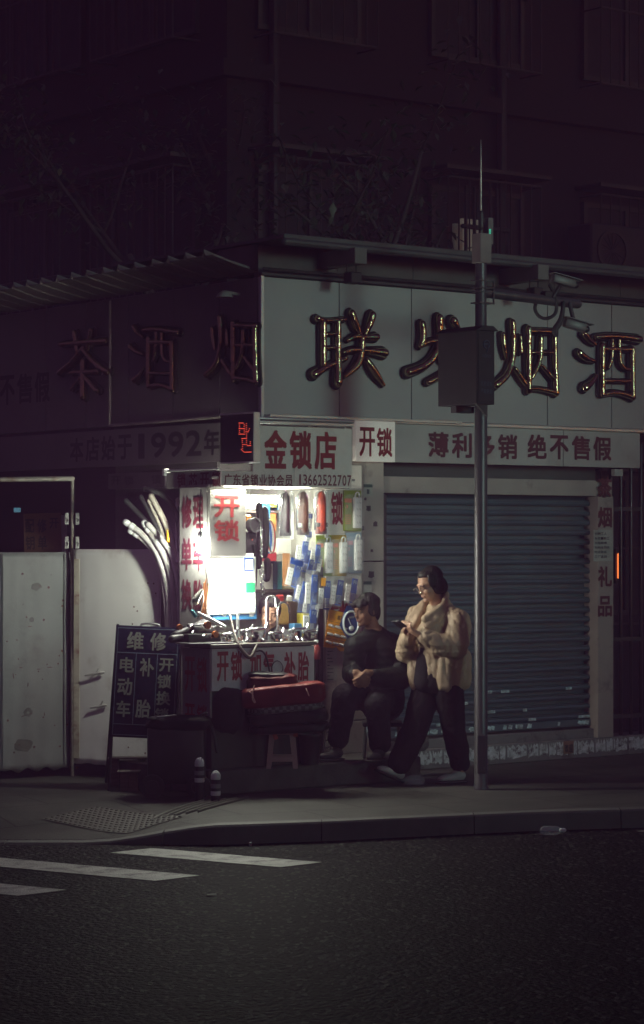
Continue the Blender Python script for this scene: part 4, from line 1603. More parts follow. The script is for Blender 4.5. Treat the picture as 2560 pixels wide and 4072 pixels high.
vise(905, .40, .9, 'steel clamp nearest the key cutting machine')
vise(958, .34, 1.1, 'steel clamp before the blue box')
vise(1010, .44, 1.25, 'large steel clamp left of the pale lamp post, by the keeper')
vise(1088, .46, .9, 'steel clamp between the pale lamp post and the hoop')
vise(1178, .42, 1.15, 'large steel clamp before the dark brown carton')
vise(1222, .46, 1.0, 'steel clamp at the far end of the counter')
random.seed(21)
mb = MB(MR)
for i in range(150):
    px = 885 + 365 * random.random()
    q = Rp(px, 2550, .3 + .24 * random.random())
    x, y = q.x, q.y
    z = ct + .004 + .045 * random.random() ** 2
    if random.random() < .5:
        mb.box(x, x + .012 + .02 * random.random(), y, y + .012, z, z + .008 + .014 * random.random(), .002)
    else:
        mb.tube([(x, y, z), (x + .05 * (random.random() - .5), y + .02, z + .02 * random.random())], .003 + .004 * random.random(), 6)
mb.build('loose_metal_parts', M_chrome, None, at=MR @ V((Rp(1060, 2550, .4).x, -.4, ct)), rot=AR, kind='stuff', label='loose keys and steel bits strewn over the counter', cat='metal parts')
ld = thing('desk_lamp', 'pale pink translucent lamp post with a bent steel arm standing in front of the keeper', 'lamp', MR @ V((Rp(1064, 2550, .46).x, -.46, ct)), AR)
mb = MB(MR)
q = Rp(1064, 2550, .46)
zt = Rp(1064, 2380, .46).z
mb.box(q.x - .010, q.x + .010, -.468, -.452, ct + .05, zt - .02, .004, 2)
mb.build('tube', mat('pink_acrylic', (.55, .36, .38), .25), ld, smooth=True)
mb = MB(MR)
mb.tube([(q.x - .014, -.46, ct + .12), (q.x - .014, -.46, zt - .03), (q.x - .005, -.46, zt + .01), (q.x + .04, -.45, zt + .018), (q.x + .085, -.44, zt + .008), (q.x + .088, -.44, zt - .06)], .006, 10, smooth=2)
mb.build('arm', M_wht, ld, smooth=True)
mb = MB(MR)
mb.lathe((q.x, -.46, ct), [(.045, 0), (.045, .012), (.024, .02), (.022, .07)], 18)
mb.build('base', M_steel, ld, smooth=True)
hp = thing('steel_hoop', 'bent steel hoop standing up from the counter over the amber case', 'hoop', MR @ V((Rp(1104, 2550, .44).x, -.44, ct)), AR)
mb = MB(MR)
pts = [Rp(1103, 2552, .44), Rp(1104, 2440, .44)] + [Rp(1127 - 23 * math.cos(a), 2425 - 32 * math.sin(a), .44) for a in (.4, .9, 1.57, 2.2, 2.8)] + [Rp(1150, 2436, .44)]
mb.tube(pts, .0085, 10, smooth=2)
mb.build('tube', M_chrome, hp, smooth=True)
mb = MB(MR)
q = Rp(1103, 2552, .44)
mb.lathe((q.x, -.44, ct), [(.02, 0), (.02, .03), (.011, .035), (.011, .06)], 12)
mb.build('base', M_black, hp, smooth=True)
# cables over the counter front
mb = MB(MR)
mb.tube([Rp(882, 2408, .36), Rp(905, 2428, .38), Rp(918, 2462, .42), Rp(930, 2520, .5), Rp(952, 2575, .59), Rp(985, 2616, .6), Rp(1002, 2608, .6), Rp(1012, 2585, .59), Rp(1022, 2562, .57)], [.006, .006, .007, .008, .013, .015, .015, .012, .01], 10, smooth=2)
mb.build('air_hose', mat('grey_hose', (.10, .08, .065), .6, var=.4), None, at=MR @ Rp(985, 2616, .6), rot=AR, smooth=True, label='dark air hose drooping over the counter front across the lettering', cat='hose')
cord('black_cable', [(1018, 2590), (1040, 2585), (1058, 2608), (1068, 2650), (1074, 2690)], .0065, M_black, 'black cable running down the counter front over the middle words', 'cable', .585)
cord('looped_cable', [(1078, 2680), (1082, 2640), (1102, 2624), (1122, 2640), (1126, 2665), (1108, 2682), (1086, 2672)], .0035, M_black, 'thin black cable coiled in a loop on the counter front', 'cable', .58)
cord('jack_lead', [(820, 2425), (850, 2415), (885, 2408)], .004, M_black, 'thin black lead lying across the top of the long tool', 'lead', .42)
# red thermos and oddments at the right end of the counter
ro = thing('red_bottle', 'dark red bottle hanging at the right end of the counter', 'bottle', MR @ Rp(1258, 2620, .3), AR)
q = Rp(1258, 2622, .3)
mb = MB(MR)
mb.lathe((q.x, -.3, q.z), [(.025, 0), (.03, .01), (.03, .09), (.014, .11), (.014, .125)], 14)
mb.build('body', mat('dark_red_plastic', (.22, .025, .02), .35), ro, smooth=True)
mb = MB(MR)
mb.lathe((q.x, -.3, q.z + .125), [(.016, 0), (.016, .02)], 12)
mb.build('cap', M_wht, ro, smooth=True)
# ================================================================ sheet-metal hoarding on the left
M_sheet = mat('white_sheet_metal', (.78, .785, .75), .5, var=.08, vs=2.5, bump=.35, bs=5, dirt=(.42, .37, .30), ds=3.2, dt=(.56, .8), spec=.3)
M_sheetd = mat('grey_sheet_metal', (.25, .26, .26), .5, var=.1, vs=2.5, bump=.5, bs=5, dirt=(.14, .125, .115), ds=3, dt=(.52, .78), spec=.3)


def soff(t, s_, wav, seed):
    off = wav * noise.noise(V((t * 3, s_ * 3.5, seed))) + wav * .5 * noise.noise(V((t * 9, s_ * 2, seed + 3)))
    if s_ < .2:
        off += .03 * (1 - s_ / .2) * abs(noise.noise(V((t * 6, s_ * 9, seed + 9))))
    return off


def sheet(name, a, b, z0, z1, m, parent, wav=.012, nx=26, nz=34, corner=0.0, seed=0, ragged=.03):
    a, b = V(a), V(b)
    d = b - a
    nrm = V((d.y, -d.x)).normalized()
    mb = MB()
    fr, bk = [], []
    for j in range(nz + 1):
        r1, r2 = [], []
        for i in range(nx + 1):
            t = i / nx
            s_ = j / nz
            z = z0 + (z1 - z0) * s_
            if corner and t > 1 - corner:
                q = (t - 1 + corner) / corner
                z = min(z, z1 - corner * d.length * (1 - math.sqrt(max(0, 1 - q * q))))
            if j == 0:
                z += ragged * noise.noise(V((i * .35, seed, 2)))
            off = soff(t, s_, wav, seed)
            p = a + d * t + nrm * off
            r1.append(mb.v(p.x, p.y, z))
            p = p - nrm * .004
            r2.append(mb.v(p.x, p.y, z))
        fr.append(r1)
        bk.append(r2)
    for g in (fr, bk):
        for j in range(nz):
            for i in range(nx):
                mb.f([g[j][i], g[j][i + 1], g[j + 1][i + 1], g[j + 1][i]])
    for i in range(nx):
        mb.f([fr[0][i], bk[0][i], bk[0][i + 1], fr[0][i + 1]])
        mb.f([fr[nz][i], fr[nz][i + 1], bk[nz][i + 1], bk[nz][i]])
    for j in range(nz):
        mb.f([fr[j][0], fr[j + 1][0], bk[j + 1][0], bk[j][0]])
        mb.f([fr[j][nx], bk[j][nx], bk[j + 1][nx], fr[j + 1][nx]])
    return mb.build(name, m, parent, smooth='all'), a, d, nrm


def spots(parent, a, d, nrm, lst, m, name='rust_spot', wav=.013, seed=1, z0=.06, z1=1.712):
    a, d = V(a), V(d)
    ex = d.normalized()
    mb = MB()
    for t, z, r, el, rot in lst:
        p = a + d * t
        n_ = 15
        ring = []
        for k in range(n_):
            q = 2 * math.pi * k / n_
            rr = r * (.85 + .3 * random.random())
            x_, z_ = el * rr * math.cos(q), rr * math.sin(q)
            x_, z_ = x_ * math.cos(rot) - z_ * math.sin(rot), x_ * math.sin(rot) + z_ * math.cos(rot)
            w_ = p + ex * x_ + nrm * (.0022 + soff(t + x_ / d.length, (z + z_ - z0) / (z1 - z0), wav, seed))
            ring.append((w_.x, w_.y, z + z_))
        f_ = [mb.v(*q) for q in ring]
        b_ = [mb.v(q[0] - nrm.x * .004, q[1] - nrm.y * .004, q[2]) for q in ring]
        mb.f(f_)
        for k in range(n_):
            mb.f([f_[k], b_[k], b_[(k + 1) % n_], f_[(k + 1) % n_]])
    return mb.build(name, m, parent)


random.seed(4)
hl = P(-60, 2150, 18.15)
hr = P(278, 2150, 18.5)
fence = thing('sheet_fence', 'dented grey white sheet metal fence panel left of the hinged pipe post', 'fence', (hl.x, hl.y, 0))
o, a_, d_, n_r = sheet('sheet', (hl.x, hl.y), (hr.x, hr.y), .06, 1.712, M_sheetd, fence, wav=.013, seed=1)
sp1 = [(.22 + .75 * random.random(), .1 + 1.5 * random.random(), .004 + .006 * random.random(), 1, 0) for _ in range(28)]
sp1 += [(.24 + .7 * random.random(), .3 + .9 * random.random(), .003, 4 + 4 * random.random(), random.choice((0, .3, 1.5, 1.7))) for _ in range(10)]
spots(o, a_, d_, n_r, sp1, M_rust)
spots(o, a_, d_, n_r, [(.5, .50, .035, 1, .3), (.55, 1.2, .02, 1, 1), (.6, 1.45, .03, 1.4, .2), (.45, .25, .05, 1.6, 0)], mat('grey_stain', (.13, .13, .12), .7), 'stain')
mb = MB()
for t in (.2, .93):
    p = V(a_) + V(d_) * t + n_r * .012
    mb.box(p.x - .004, p.x + .004, p.y - .006, p.y + .004, .1, 1.70)
mb.build('fold_line', M_sheetd, o)

gl = P(293, 2150, 18.47)
gr = P(640, 2150, 18.14)
door = thing('sheet_gate', 'brightly lit white sheet metal gate leaf right of the pipe post, streaked with rust', 'gate', (gl.x, gl.y, 0))
o, a2, d2, n2 = sheet('sheet', (gl.x, gl.y), (gr.x, gr.y), .10, 1.735, M_sheet, door, wav=.006, seed=5, ragged=.02)
spots(o, a2, d2, n2, [(.045, 1.55 - k * .30 + .02 * random.random(), .011, 1, 0) for k in range(6)] + [(.55 + .4 * random.random(), .2 + 1.45 * random.random(), .006, 1, 0) for _ in range(16)], M_rust, wav=.006, seed=5, z0=.10, z1=1.735)
mb = MB()
p = V(a2) + V(d2) * .04 + n2 * .01
mb.box(p.x - .022, p.x + .022, p.y - .012, p.y + .004, .14, 1.66, .002)
mb.build('edge_strip', mat('rust_stained_strip', (.36, .33, .27), .6, var=.25, dirt=(.15, .07, .035), ds=9, dt=(.5, .66)), door)
for py, x0, x1 in ((2680, 340, 412), (2810, 362, 422)):
    q0, q1 = P(x0, py + 4, 18.375), P(x1, py - 6, 18.325)
    mb = MB()
    mb.tube([q0, q1], .009, 8)
    mb.tube([(q0 + q1) / 2 + V((.01, 0, 0)), (q0 + q1) / 2 + V((.03, -.01, .04))], .006, 6)
    mb.box(q0.x + .05, q0.x + .06, q0.y, q0.y + .12, q0.z - .005, q0.z + .005)
    mb.box(q1.x - .03, q1.x - .02, q1.y, q1.y + .12, q1.z - .005, q1.z + .005)
    mb.build('bolt', M_white, door, smooth=True)

post = thing('pipe_frame', 'rusty pipe post with a cross pipe and four white hinge plates between the fence panels', 'post', P(287, 3110, 18.45) * V((1, 1, 0)) if False else V((P(287, 3110, 18.45).x, 18.45, 0)))
px_ = P(287, 0, 18.45).x
zt = P(287, 1903, 18.45).z
M_pipe = mat('rusty_pipe', (.26, .24, .21), .55, .2, var=.3, vs=20, dirt=(.15, .08, .04), ds=9, dt=(.5, .68))
mb = MB()
mb.tube([(px_, 18.45, 0), (px_, 18.45, zt)], .0135, 12)
mb.build('upright', M_pipe, post, smooth=True)
mb = MB()
e = P(-80, 1908, 18.1)
mb.tube([(px_, 18.45, zt), e], .019, 12)
mb.build('cross_pipe', M_pipe, post, smooth=True)
for py in (2063, 2158):
    for dx in (-22, 20):
        q = P(287 + dx, py, 18.42)
        mb = MB()
        mb.box(q.x - .014, q.x + .014, q.y - .006, q.y + .006, q.z - .045, q.z + .045, .002)
        hg = mb.build('hinge_plate', M_white, post)
        mb = MB()
        mb.tube([q + V((-.004, -.012, 0)), q + V((.012, -.014, -.004)), q + V((.004, -.012, -.02))], .003, 6)
        mb.build('wire_tie', M_black, hg)
mb = MB()
mb.tube([(px_ + .008, 18.43, 1.74), (px_ + .012, 18.43, 1.4), (px_ + .004, 18.43, 1.1), (px_ + .008, 18.44, .9)], .006, 6, smooth=2)
mb.build('cable', M_black, post, smooth=True)
# board with writing behind the fence, small lit screen
q = P(172, 2250, 19.3)
Mf = Matrix.Translation(q) @ Matrix.Rotation(R_(-8), 4, 'Z') @ Matrix.Rotation(R_(-1.5), 4, 'Y')
nb = thing('service_board', 'dim orange brown service board standing behind the left fence panel', 'sign', V((q.x, q.y, q.z - .2)), R_(-8))
mb = MB(Mf)
mb.box(-.155, .155, 0, .03, -.2, .42, .003)
bo = mb.build('board', mat('orange_brown_board', (.17, .095, .055), .7, var=.15), nb)
mb = MB(Mf)
for i, s in enumerate(('配钥匙', '修单车', '开  锁')):
    mb.text(s, -.14 + i * .1, -.02, -.065 + i * .1, .39, -.003, vert=True, bold=.04, gap=.2)
mb.build('lettering', M_blackink, bo)
mb = MB(Mf)
mb.box(.157, .195, -.01, .03, -.2, .40, .003)
mb.build('edge_strip', mat('pale_board_edge', (.30, .28, .27), .7), nb)
q = P(67, 2028, 19.6)
mb = MB()
mb.box(q.x - .026, q.x + .026, q.y, q.y + .03, q.z - .018, q.z + .018, .002)
mb.build('small_screen', mat('blue_screen', (.1, .3, .4), .3, emis=(.16, .42, .55), es=.35, var=.4, vs=60), None, at=(q.x, q.y, q.z - .018), label='small blue glowing screen in the dark behind the left fence', cat='screen')
# dim sign on the left front wall
a, c = Lp(430, 1885, .03), Lp(655, 1938, .03)
mb = MB(ML)
mb.box(a.x, c.x, -.03, 0.03, c.z, a.z, .002)
ds_ = thing('wall_sign', 'nearly dark wall sign with faint letters above the bent tubes', 'sign', ML @ V(((a.x + c.x) / 2, 0, c.z)), AR - math.pi / 2)
ds_b = mb.build('board', mat('dark_sign_board', (.10, .09, .095), .7), ds_)
mb = MB(ML)
mb.text('开锁 锁', a.x + .02, c.z + .03, c.x - .02, a.z - .02, -.0325, bold=.03, gap=.3)
mb.build('lettering', mat('dim_letter', (.045, .04, .045), .7), ds_)
# white conduit post near the tubes
mb = MB()
q = P(703, 2240, 18.0)
mb.tube([(q.x, 18.0, 0), (q.x, 18.0, P(703, 2000, 18).z)], .0105, 10)
wp = mb.build('white_pipe', mat('white_pvc', (.55, .56, .55), .4, var=.1), None, at=(q.x, 18.0, 0), smooth=True, label='thin white upright pipe beside the bicycle repair panel', cat='pipe')
mb = MB()
q = P(707, 1990, 17.98)
mb.ell(q, (.018, .018, .022))
mb.ell(q + V((.004, -.005, -.03)), (.015, .015, .016))
mb.build('elbow', mat('cream_elbow', (.5, .44, .36), .5), wp, smooth=True)
# bent tubes
M_tu = mat('pale_grey_tube', (.50, .49, .47), .5, var=.1, vs=12, dirt=(.30, .27, .24), ds=8)
M_tub = mat('beige_tube', (.42, .38, .32), .55, var=.15, vs=12)
M_tud = mat('dark_tube', (.03, .03, .032), .4, var=.3)
tubes = [([(509, 2083), (560, 2118), (612, 2175), (640, 2235), (668, 2330), (675, 2480)], .0225, M_tu, 17.96, 'lowest pale bent tube with a white sleeve at its end'),
         ([(525, 2118), (575, 2150), (625, 2215), (650, 2300), (666, 2480)], .0165, M_tu, 17.99, 'thin pale bent tube under the lowest sleeved one'),
         ([(580, 2090), (620, 2150), (665, 2230), (688, 2330), (697, 2480)], .0245, M_tu, 17.93, 'thickest pale bent tube in the middle of the bundle'),
         ([(588, 2085), (650, 2150), (690, 2215), (712, 2330), (718, 2480)], .021, M_tu, 17.90, 'pale bent tube nearest the bicycle repair panel'),
         ([(600, 1972), (625, 2015), (660, 2085), (680, 2145), (700, 2230)], .022, M_tub, 17.94, 'long beige tube rising to the top of the bundle'),
         ([(575, 1945), (640, 1960), (690, 2010), (712, 2080), (716, 2200)], .02, M_tud, 18.0, 'dark glossy tube arching over the white upright pipe'),
         ([(560, 1975), (605, 2060), (650, 2150), (680, 2230)], .016, M_tud, 17.98, 'straight dark tube behind the long beige one'),
         ([(500, 1990), (560, 2050), (620, 2120), (670, 2230)], .018, M_tud, 18.05, 'outermost dark tube reaching left towards the fence'),
         ([(590, 1990), (618, 2050), (640, 2100), (655, 2150)], .012, M_tub, 17.97, 'short brown tube between the dark tubes')]
for i, (pts, r, m, Y, lab) in enumerate(tubes):
    mb = MB()
    w_ = [P(x, y, Y) for x, y in pts]
    if pts[-1][1] > 2400:
        w_.append(V((w_[-1].x + .01, Y, .25)))
        w_.append(V((w_[-1].x + .005, Y + .02, .0)))
    mb.tube(w_, r, 14, smooth=3)
    o = mb.build('bent_tube', m, None, at=(w_[-1].x, w_[-1].y, w_[-1].z), smooth=True, label=lab, cat='tube', group='bent tubes leaning in a bundle beside the kiosk')
    if i in (0, 1, 2):
        mb = MB()
        d = (w_[0] - w_[1]).normalized()
        mb.tube([w_[0] - d * .055, w_[0] - d * .02], r * 1.18, 12, cap=False)
        mb.tube([w_[0] - d * .0, w_[0] + d * .022], r * 1.08, 12)
        mb.build('end_sleeve', M_wht, o, smooth=True)
mb = MB()
q = P(668, 2150, 17.76)
mb.tube([q, q + V((-.004, 0, .035)), q + V((-.006, 0, .075))], [.012, .01, .005], 10)
mb.build('orange_nozzle', mat('orange_nozzle', (.75, .33, .01), .4), None, at=q, smooth=True, label='small orange nozzle stuck between the bent tubes', cat='nozzle')

# ---- blue service A-board
q = P(566, 2935, 17.42)
Mf = Matrix.Translation(q) @ Matrix.Rotation(R_(2.6), 4, 'Y') @ Matrix.Rotation(R_(-7), 4, 'X')
ab = thing('folding_sign', 'blue folding repair sign with pale writing leaning beside the fence gate', 'sign', (q.x, q.y, 0))
k = 17.42 / F
bw, bh = 258 * k, 446 * k
mb = MB(Mf)
mb.box(-bw / 2, bw / 2, 0, .012, 0, bh, .003)
M_abb = mat('deep_blue_board', (.005, .006, .022), .6, spec=.1, var=.15)
bd = mb.build('board', M_abb, ab)
mb = MB(Mf)
M_ab = mat('pale_board_paint', (.14, .145, .13), .6, var=.15)


def bx_(x):
    return -bw / 2 + bw * x


def bz_(z):
    return bh * (1 - z)


for s, x0, z0, x1, z1 in (('维', .18, .055, .44, .215), ('修', .54, .055, .79, .215), ('电', .09, .285, .31, .42), ('动', .07, .47, .30, .625), ('车', .07, .675, .29, .82), ('补', .40, .285, .62, .45), ('胎', .37, .655, .60, .82),
                          ('开', .70, .28, .92, .40), ('锁', .68, .425, .90, .55), ('换', .68, .575, .90, .70), ('锁', .67, .725, .89, .85)):
    mb.text(s, bx_(x0), bz_(z1), bx_(x1), bz_(z0), -.003, bold=.04, gap=0)
mb.build('lettering', M_ab, bd)
mb = MB(Mf)
for x0, z0, x1, z1 in ((.03, .24, .97, .247), (.33, .245, .339, .88), (.66, .245, .669, .88), (.03, .88, .97, .886), (.03, .02, .97, .026), (.03, .02, .038, .98), (.962, .02, .97, .98), (.03, .975, .97, .981)):
    mb.box(bx_(x0), bx_(x1), -.0025, .0, bz_(z1), bz_(z0))
mb.build('rule_line', mat('pale_blue_rule', (.09, .12, .17), .6), bd)
for x in (-bw / 2 + .01, bw / 2 - .01):
    mb = MB()
    t0, t1 = Mf @ V((x, .02, bh)), Mf @ V((x, .02, .0))
    dr = (t1 - t0).normalized()
    t1 = t0 + dr * (t0.z / -dr.z)
    mb.tube([t0, t1], .011, 8)
    mb.build('leg', M_dark, ab, smooth=True)
    mb = MB()
    mb.tube([t0, (t0.x - .12, t0.y + .40, 0.011)], .011, 8)
    mb.build('leg', M_dark, ab, smooth=True)
mb = MB(Mf)
mb.tube([(-.06, .02, bh), (-.05, .02, bh + .022), (.07, .02, bh + .022), (.08, .02, bh)], .008, 8, smooth=1)
mb.build('carry_handle', M_steel, ab, smooth=True)

# ---- black covered handcart, planks, banded posts


def soft(mb, c, s, amp, seed, M=MI, p=.55, n=22):
    """puffy box: superellipsoid with noise"""
    c = V(c)
    g = []
    for j in range(n + 1):
        a = -math.pi / 2 + math.pi * j / n
        row = []
        for i in range(2 * n):
            b_ = 2 * math.pi * i / (2 * n)

            def pw(v):
                return math.copysign(abs(v) ** p, v)
            d = V((pw(math.cos(a)) * pw(math.cos(b_)), pw(math.cos(a)) * pw(math.sin(b_)), pw(math.sin(a))))
            q = V((d.x * s[0], d.y * s[1], d.z * s[2]))
            f_ = noise.noise(q * 9 + V((seed, seed * 2, 0))) + .5 * noise.noise(q * 22 + V((seed, 0, seed)))
            rdg = 1 - 2 * abs(noise.noise(V((q.x * 7 + seed, q.y * 7, q.z * 26))))
            q = q * (1 + amp * f_ + amp * .55 * rdg)
            w_ = M @ (c + q)
            row.append(mb.v(*w_))
        g.append(row)
    for j in range(n):
        for i in range(2 * n):
            k_ = (i + 1) % (2 * n)
            mb.f([g[j][i], g[j][k_], g[j + 1][k_], g[j + 1][i]])


M_cloth = mat('black_cover_cloth', (.018, .016, .018), .85, spec=.1, var=.3, bump=.4, bs=18)
q = P(690, 3070, 17.0)
cart = thing('covered_cart', 'bulky black covered handcart standing before the blue repair sign', 'cart', (q.x, 17.0, 0))
mb = MB()
x0, x1 = P(578, 0, 17.0).x, P(828, 0, 17.0).x
zt = P(700, 2862, 17.0).z
mb.box(x0 + .02, x1 - .02, 16.86, 17.14, .1, zt - .03, .03, 2)
mb.build('chest', M_dark, cart, smooth=True)
mb = MB()
soft(mb, ((x0 + x1) / 2 + .01, 17.0, zt - .02), ((x1 - x0) / 2, .17, .05), .12, 3)
mb.build('cover', M_cloth, cart, smooth='all')
for x in (x0 + .06, x1 - .06):
    mb = MB(Matrix.Translation((x, 16.95, .085)))
    mb.disc((0, 0), .085, -.13, -.09, 20, rin=.05)
    wh = mb.build('wheel', M_rubber, cart, smooth=True)
    mb = MB(Matrix.Translation((x, 16.95, .085)))
    mb.disc((0, 0), .048, -.12, -.1, 16)
    mb.build('rim', M_dark, wh)
mb = MB()
h0 = P(806, 2850, 16.95)
mb.tube([h0, P(830, 2872, 17.08), P(852, 2925, 17.05), P(862, 2990, 17.04)], [.012, .014, .012, .01], 8, smooth=2)
mb.tube([P(800, 2845, 16.95), P(818, 2835, 16.95)], .012, 8)
mb.build('handle', M_dark, cart, smooth=True)
mb = MB()
mb.tube([P(625, 2852, 16.83), P(700, 2843, 16.83)], .005, 6)
mb.build('trim', M_steel, cart, smooth=True)
for i, (xa, xb, py, Y, lab) in enumerate(((428, 590, 3012, 17.75, 'longer pale wooden plank lying at the foot of the blue sign'), (466, 556, 3066, 17.35, 'shorter plank lying nearer the road than the other'))):
    a, c = P(xa, py, Y), P(xb, py, Y)
    mb = MB()
    mb.box(a.x, c.x, Y - .03, Y + .1, max(a.z - .012, .002 + .0 * i), max(a.z, .02), .003)
    if a.z > .05:
        mb.box(a.x + .02, a.x + .08, Y, Y + .08, .0, a.z - .012)
        mb.box(c.x - .08, c.x - .02, Y, Y + .08, .0, a.z - .012)
    mb.build('plank', mat('old_plank', (.17, .15, .12), .8, var=.3, stretch=(1, 8, 8)), None, at=((a.x + c.x) / 2, Y, 0), rot=0, label=lab, cat='plank')
M_bolw = mat('white_post_band', (.55, .57, .58), .4, var=.1, dirt=(.3, .3, .3), ds=15)
for i, (px, Y, zt, lab) in enumerate(((793, 16.72, .30, 'taller white banded post beside the black handcart'), (857, 16.66, .215, 'shorter white banded post nearer the road'))):
    x = P(px, 0, Y).x
    o = thing('banded_post', lab, 'post', (x, Y, 0), 0, 'white banded posts before the kiosk')
    mb = MB()
    mb.lathe((x, Y, 0), [(.032, 0), (.032, zt - .055), (.029, zt - .05)], 16)
    mb.build('core', M_black, o, smooth=True)
    mb = MB()
    mb.lathe((x, Y, zt - .06), [(.0325, 0), (.034, .006), (.033, .03), (.024, .05), (.012, .06)], 16)
    mb.build('cap', M_bolw, o, smooth=True)
    for dz in (.10, .15):
        mb = MB()
        mb.lathe((x, Y, zt - dz - .02), [(.033, 0), (.0345, .004), (.0345, .026), (.033, .03)], 16)
        mb.build('band', M_bolw if dz > .12 else mat('dim_band', (.2, .2, .21), .5), o, smooth=True)

# ---- stool with a heap of folded bags before the counter
YS = 17.32
q = P(1122, 3045, YS)
stool = thing('plastic_stool', 'pale pink plastic stool buried under folded bags before the counter', 'stool', (q.x, YS, .176))
zt = P(1122, 2915, YS).z
M_stool = mat('pale_pink_plastic', (.30, .20, .19), .5, var=.1)
hw = 50 * YS / F
for sx in (-1, 1):
    for sy in (-1, 1):
        mb = MB()
        b_, t_ = V((q.x + sx * hw * 1.06, YS + sy * .10, .177)), V((q.x + sx * hw * .80, YS + sy * .075, zt))
        vs_ = []
        for c_, wd in ((b_, .017), (t_, .02)):
            vs_.append([mb.v(c_.x - wd, c_.y - .012, c_.z), mb.v(c_.x + wd, c_.y - .012, c_.z), mb.v(c_.x + wd, c_.y + .012, c_.z), mb.v(c_.x - wd, c_.y + .012, c_.z)])
        for k_ in range(4):
            mb.f([vs_[0][k_], vs_[0][(k_ + 1) % 4], vs_[1][(k_ + 1) % 4], vs_[1][k_]])
        mb.f(vs_[0][::-1])
        mb.f(vs_[1])
        mb.build('leg', M_stool, stool)
for sy in (-1, 1):
    mb = MB()
    mb.box(q.x - hw, q.x + hw, YS + sy * .1 - .008, YS + sy * .1 + .006, .225, .262, .003)
    mb.build('stretcher', M_stool, stool)
mb = MB()
mb.box(q.x - hw * 1.15, q.x + hw * 1.15, YS - .105, YS + .105, zt - .004, zt + .02, .008)
mb.build('seat', M_stool, stool)
M_redbag = mat('red_woven_bag', (.12, .006, .006), .5, spec=.25, var=.3, vs=10, bump=.5, bs=22)
M_redbag2 = mat('faded_red_bag', (.07, .008, .009), .6, spec=.2, var=.5, vs=7, bump=.5, bs=22)
M_tarp = mat('black_tarp', (.014, .012, .014), .5, spec=.3, var=.4, bump=.8, bs=16)


def check_mat():
    m = mat('checked_bag', (.05, .05, .05), .4, var=.2, bump=.5, bs=30)
    t = m.node_tree
    b = t.nodes['Principled BSDF']
    tc = nn(t, 'ShaderNodeTexCoord')
    ck = nn(t, 'ShaderNodeTexChecker')
    ck.inputs['Scale'].default_value = 38
    ck.inputs['Color1'].default_value = (.15, .155, .155, 1)
    ck.inputs['Color2'].default_value = (.04, .04, .042, 1)
    t.links.new(tc.outputs['Object'], ck.inputs[0])
    t.links.new(ck.outputs[0], b.inputs['Base Color'])
    return m


def heap(name, px, py, wpx, hpx, dep, Y, tilt, m, label, cat, amp=.10, seed=1, p=.5):
    c = P(px, py, Y)
    Mf = Matrix.Translation(c) @ Matrix.Rotation(R_(tilt), 4, 'Y')
    mb = MB(Mf)
    soft(mb, (0, 0, 0), (wpx / 2 * Y / F, dep, hpx / 2 * Y / F), amp, seed, p=p)
    return mb.build(name, m, None, at=(c.x, c.y, c.z - hpx / 2 * Y / F), smooth='all', label=label, cat=cat)


heap('folded_tarp', 1150, 2893, 300, 42, .15, 17.3, -3, M_tarp, 'thin black tarp lying lowest on the stool', 'tarp', .12, 2)
heap('folded_tarp', 1145, 2850, 305, 62, .16, 17.28, -4, M_tarp, 'thick black folded tarp on the lowest one', 'tarp', .10, 5)
cb = heap('checked_bag', 1140, 2812, 290, 38, .165, 17.27, -5, check_mat(), 'black and silver checked bag folded under the red one', 'bag', .08, 8)
rb = heap('red_bag', 1128, 2762, 325, 84, .17, 17.25, -5, M_redbag, 'large glossy red bag with a tied cord on the heap', 'bag', .06, 11, .3)
heap('red_bag', 1080, 2712, 190, 60, .14, 17.3, -3, M_redbag2, 'darker faded red bag on top of the heap', 'bag', .14, 14)
heap('black_bag', 1065, 2688, 150, 34, .12, 17.31, 2, M_tarp, 'small black bag crowning the heap', 'bag', .14, 19)
heap('black_sack', 905, 2825, 130, 180, .14, 17.22, 6, M_cloth, 'slumped black sack left of the red bag', 'sack', .10, 23, .7)
mb = MB()
pts = [P(1010, 2728, 17.08), P(1003, 2752, 17.07), P(1008, 2778, 17.07), P(1016, 2792, 17.07), P(1012, 2796, 17.07), P(1002, 2780, 17.07), P(1004, 2758, 17.07), P(992, 2752, 17.07)]
mb.tube(pts, .004, 6, smooth=2)
mb.tube([P(1216, 2738, 17.08), P(1222, 2750, 17.07), P(1228, 2766, 17.07)], .004, 6)
mb.build('cord', mat('pink_cord', (.6, .35, .32), .5), rb, smooth=True)
for i, (px, py) in enumerate(((1092, 2922), (1176, 2910))):
    mb = MB()
    c = P(px, py, 17.2)
    Mf = Matrix.Translation(c) @ Matrix.Rotation(R_(-20 if i == 0 else 5), 4, 'Y')
    mb = MB(Mf)
    mb.box(-.015, .015, -.004, .004, -.035, .04, .003)
    mb.build('strap_end', mat('orange_red_strap', (.35, .06, .025), .5), cb)
# wire rack leaning at the pillar foot
rk = thing('wire_rack', 'black wire rack leaning on the pillar foot beside the seated person', 'rack', MR @ V((Rp(1318, 2990, .12).x, -.12, .178)), AR)
for i in range(6):
    mb = MB(MR)
    a, c = Rp(1285 + i * 14, 2990 - i * 4, .16), Rp(1302 + i * 14, 2892 - i * 2, .08)
    mb.tube([a, c], .005, 6)
    mb.build('wire', M_black, rk, smooth=True)
mb = MB(MR)
for t_ in (.15, .45, .8):
    a = Rp(1285, 2990, .16) * (1 - t_) + Rp(1302, 2892, .08) * t_
    c = Rp(1362, 2970, .16) * (1 - t_) + Rp(1376, 2878, .08) * t_
    mb.tube([a, c], .006, 6)
mb.build('cross_wire', M_black, rk, smooth=True)
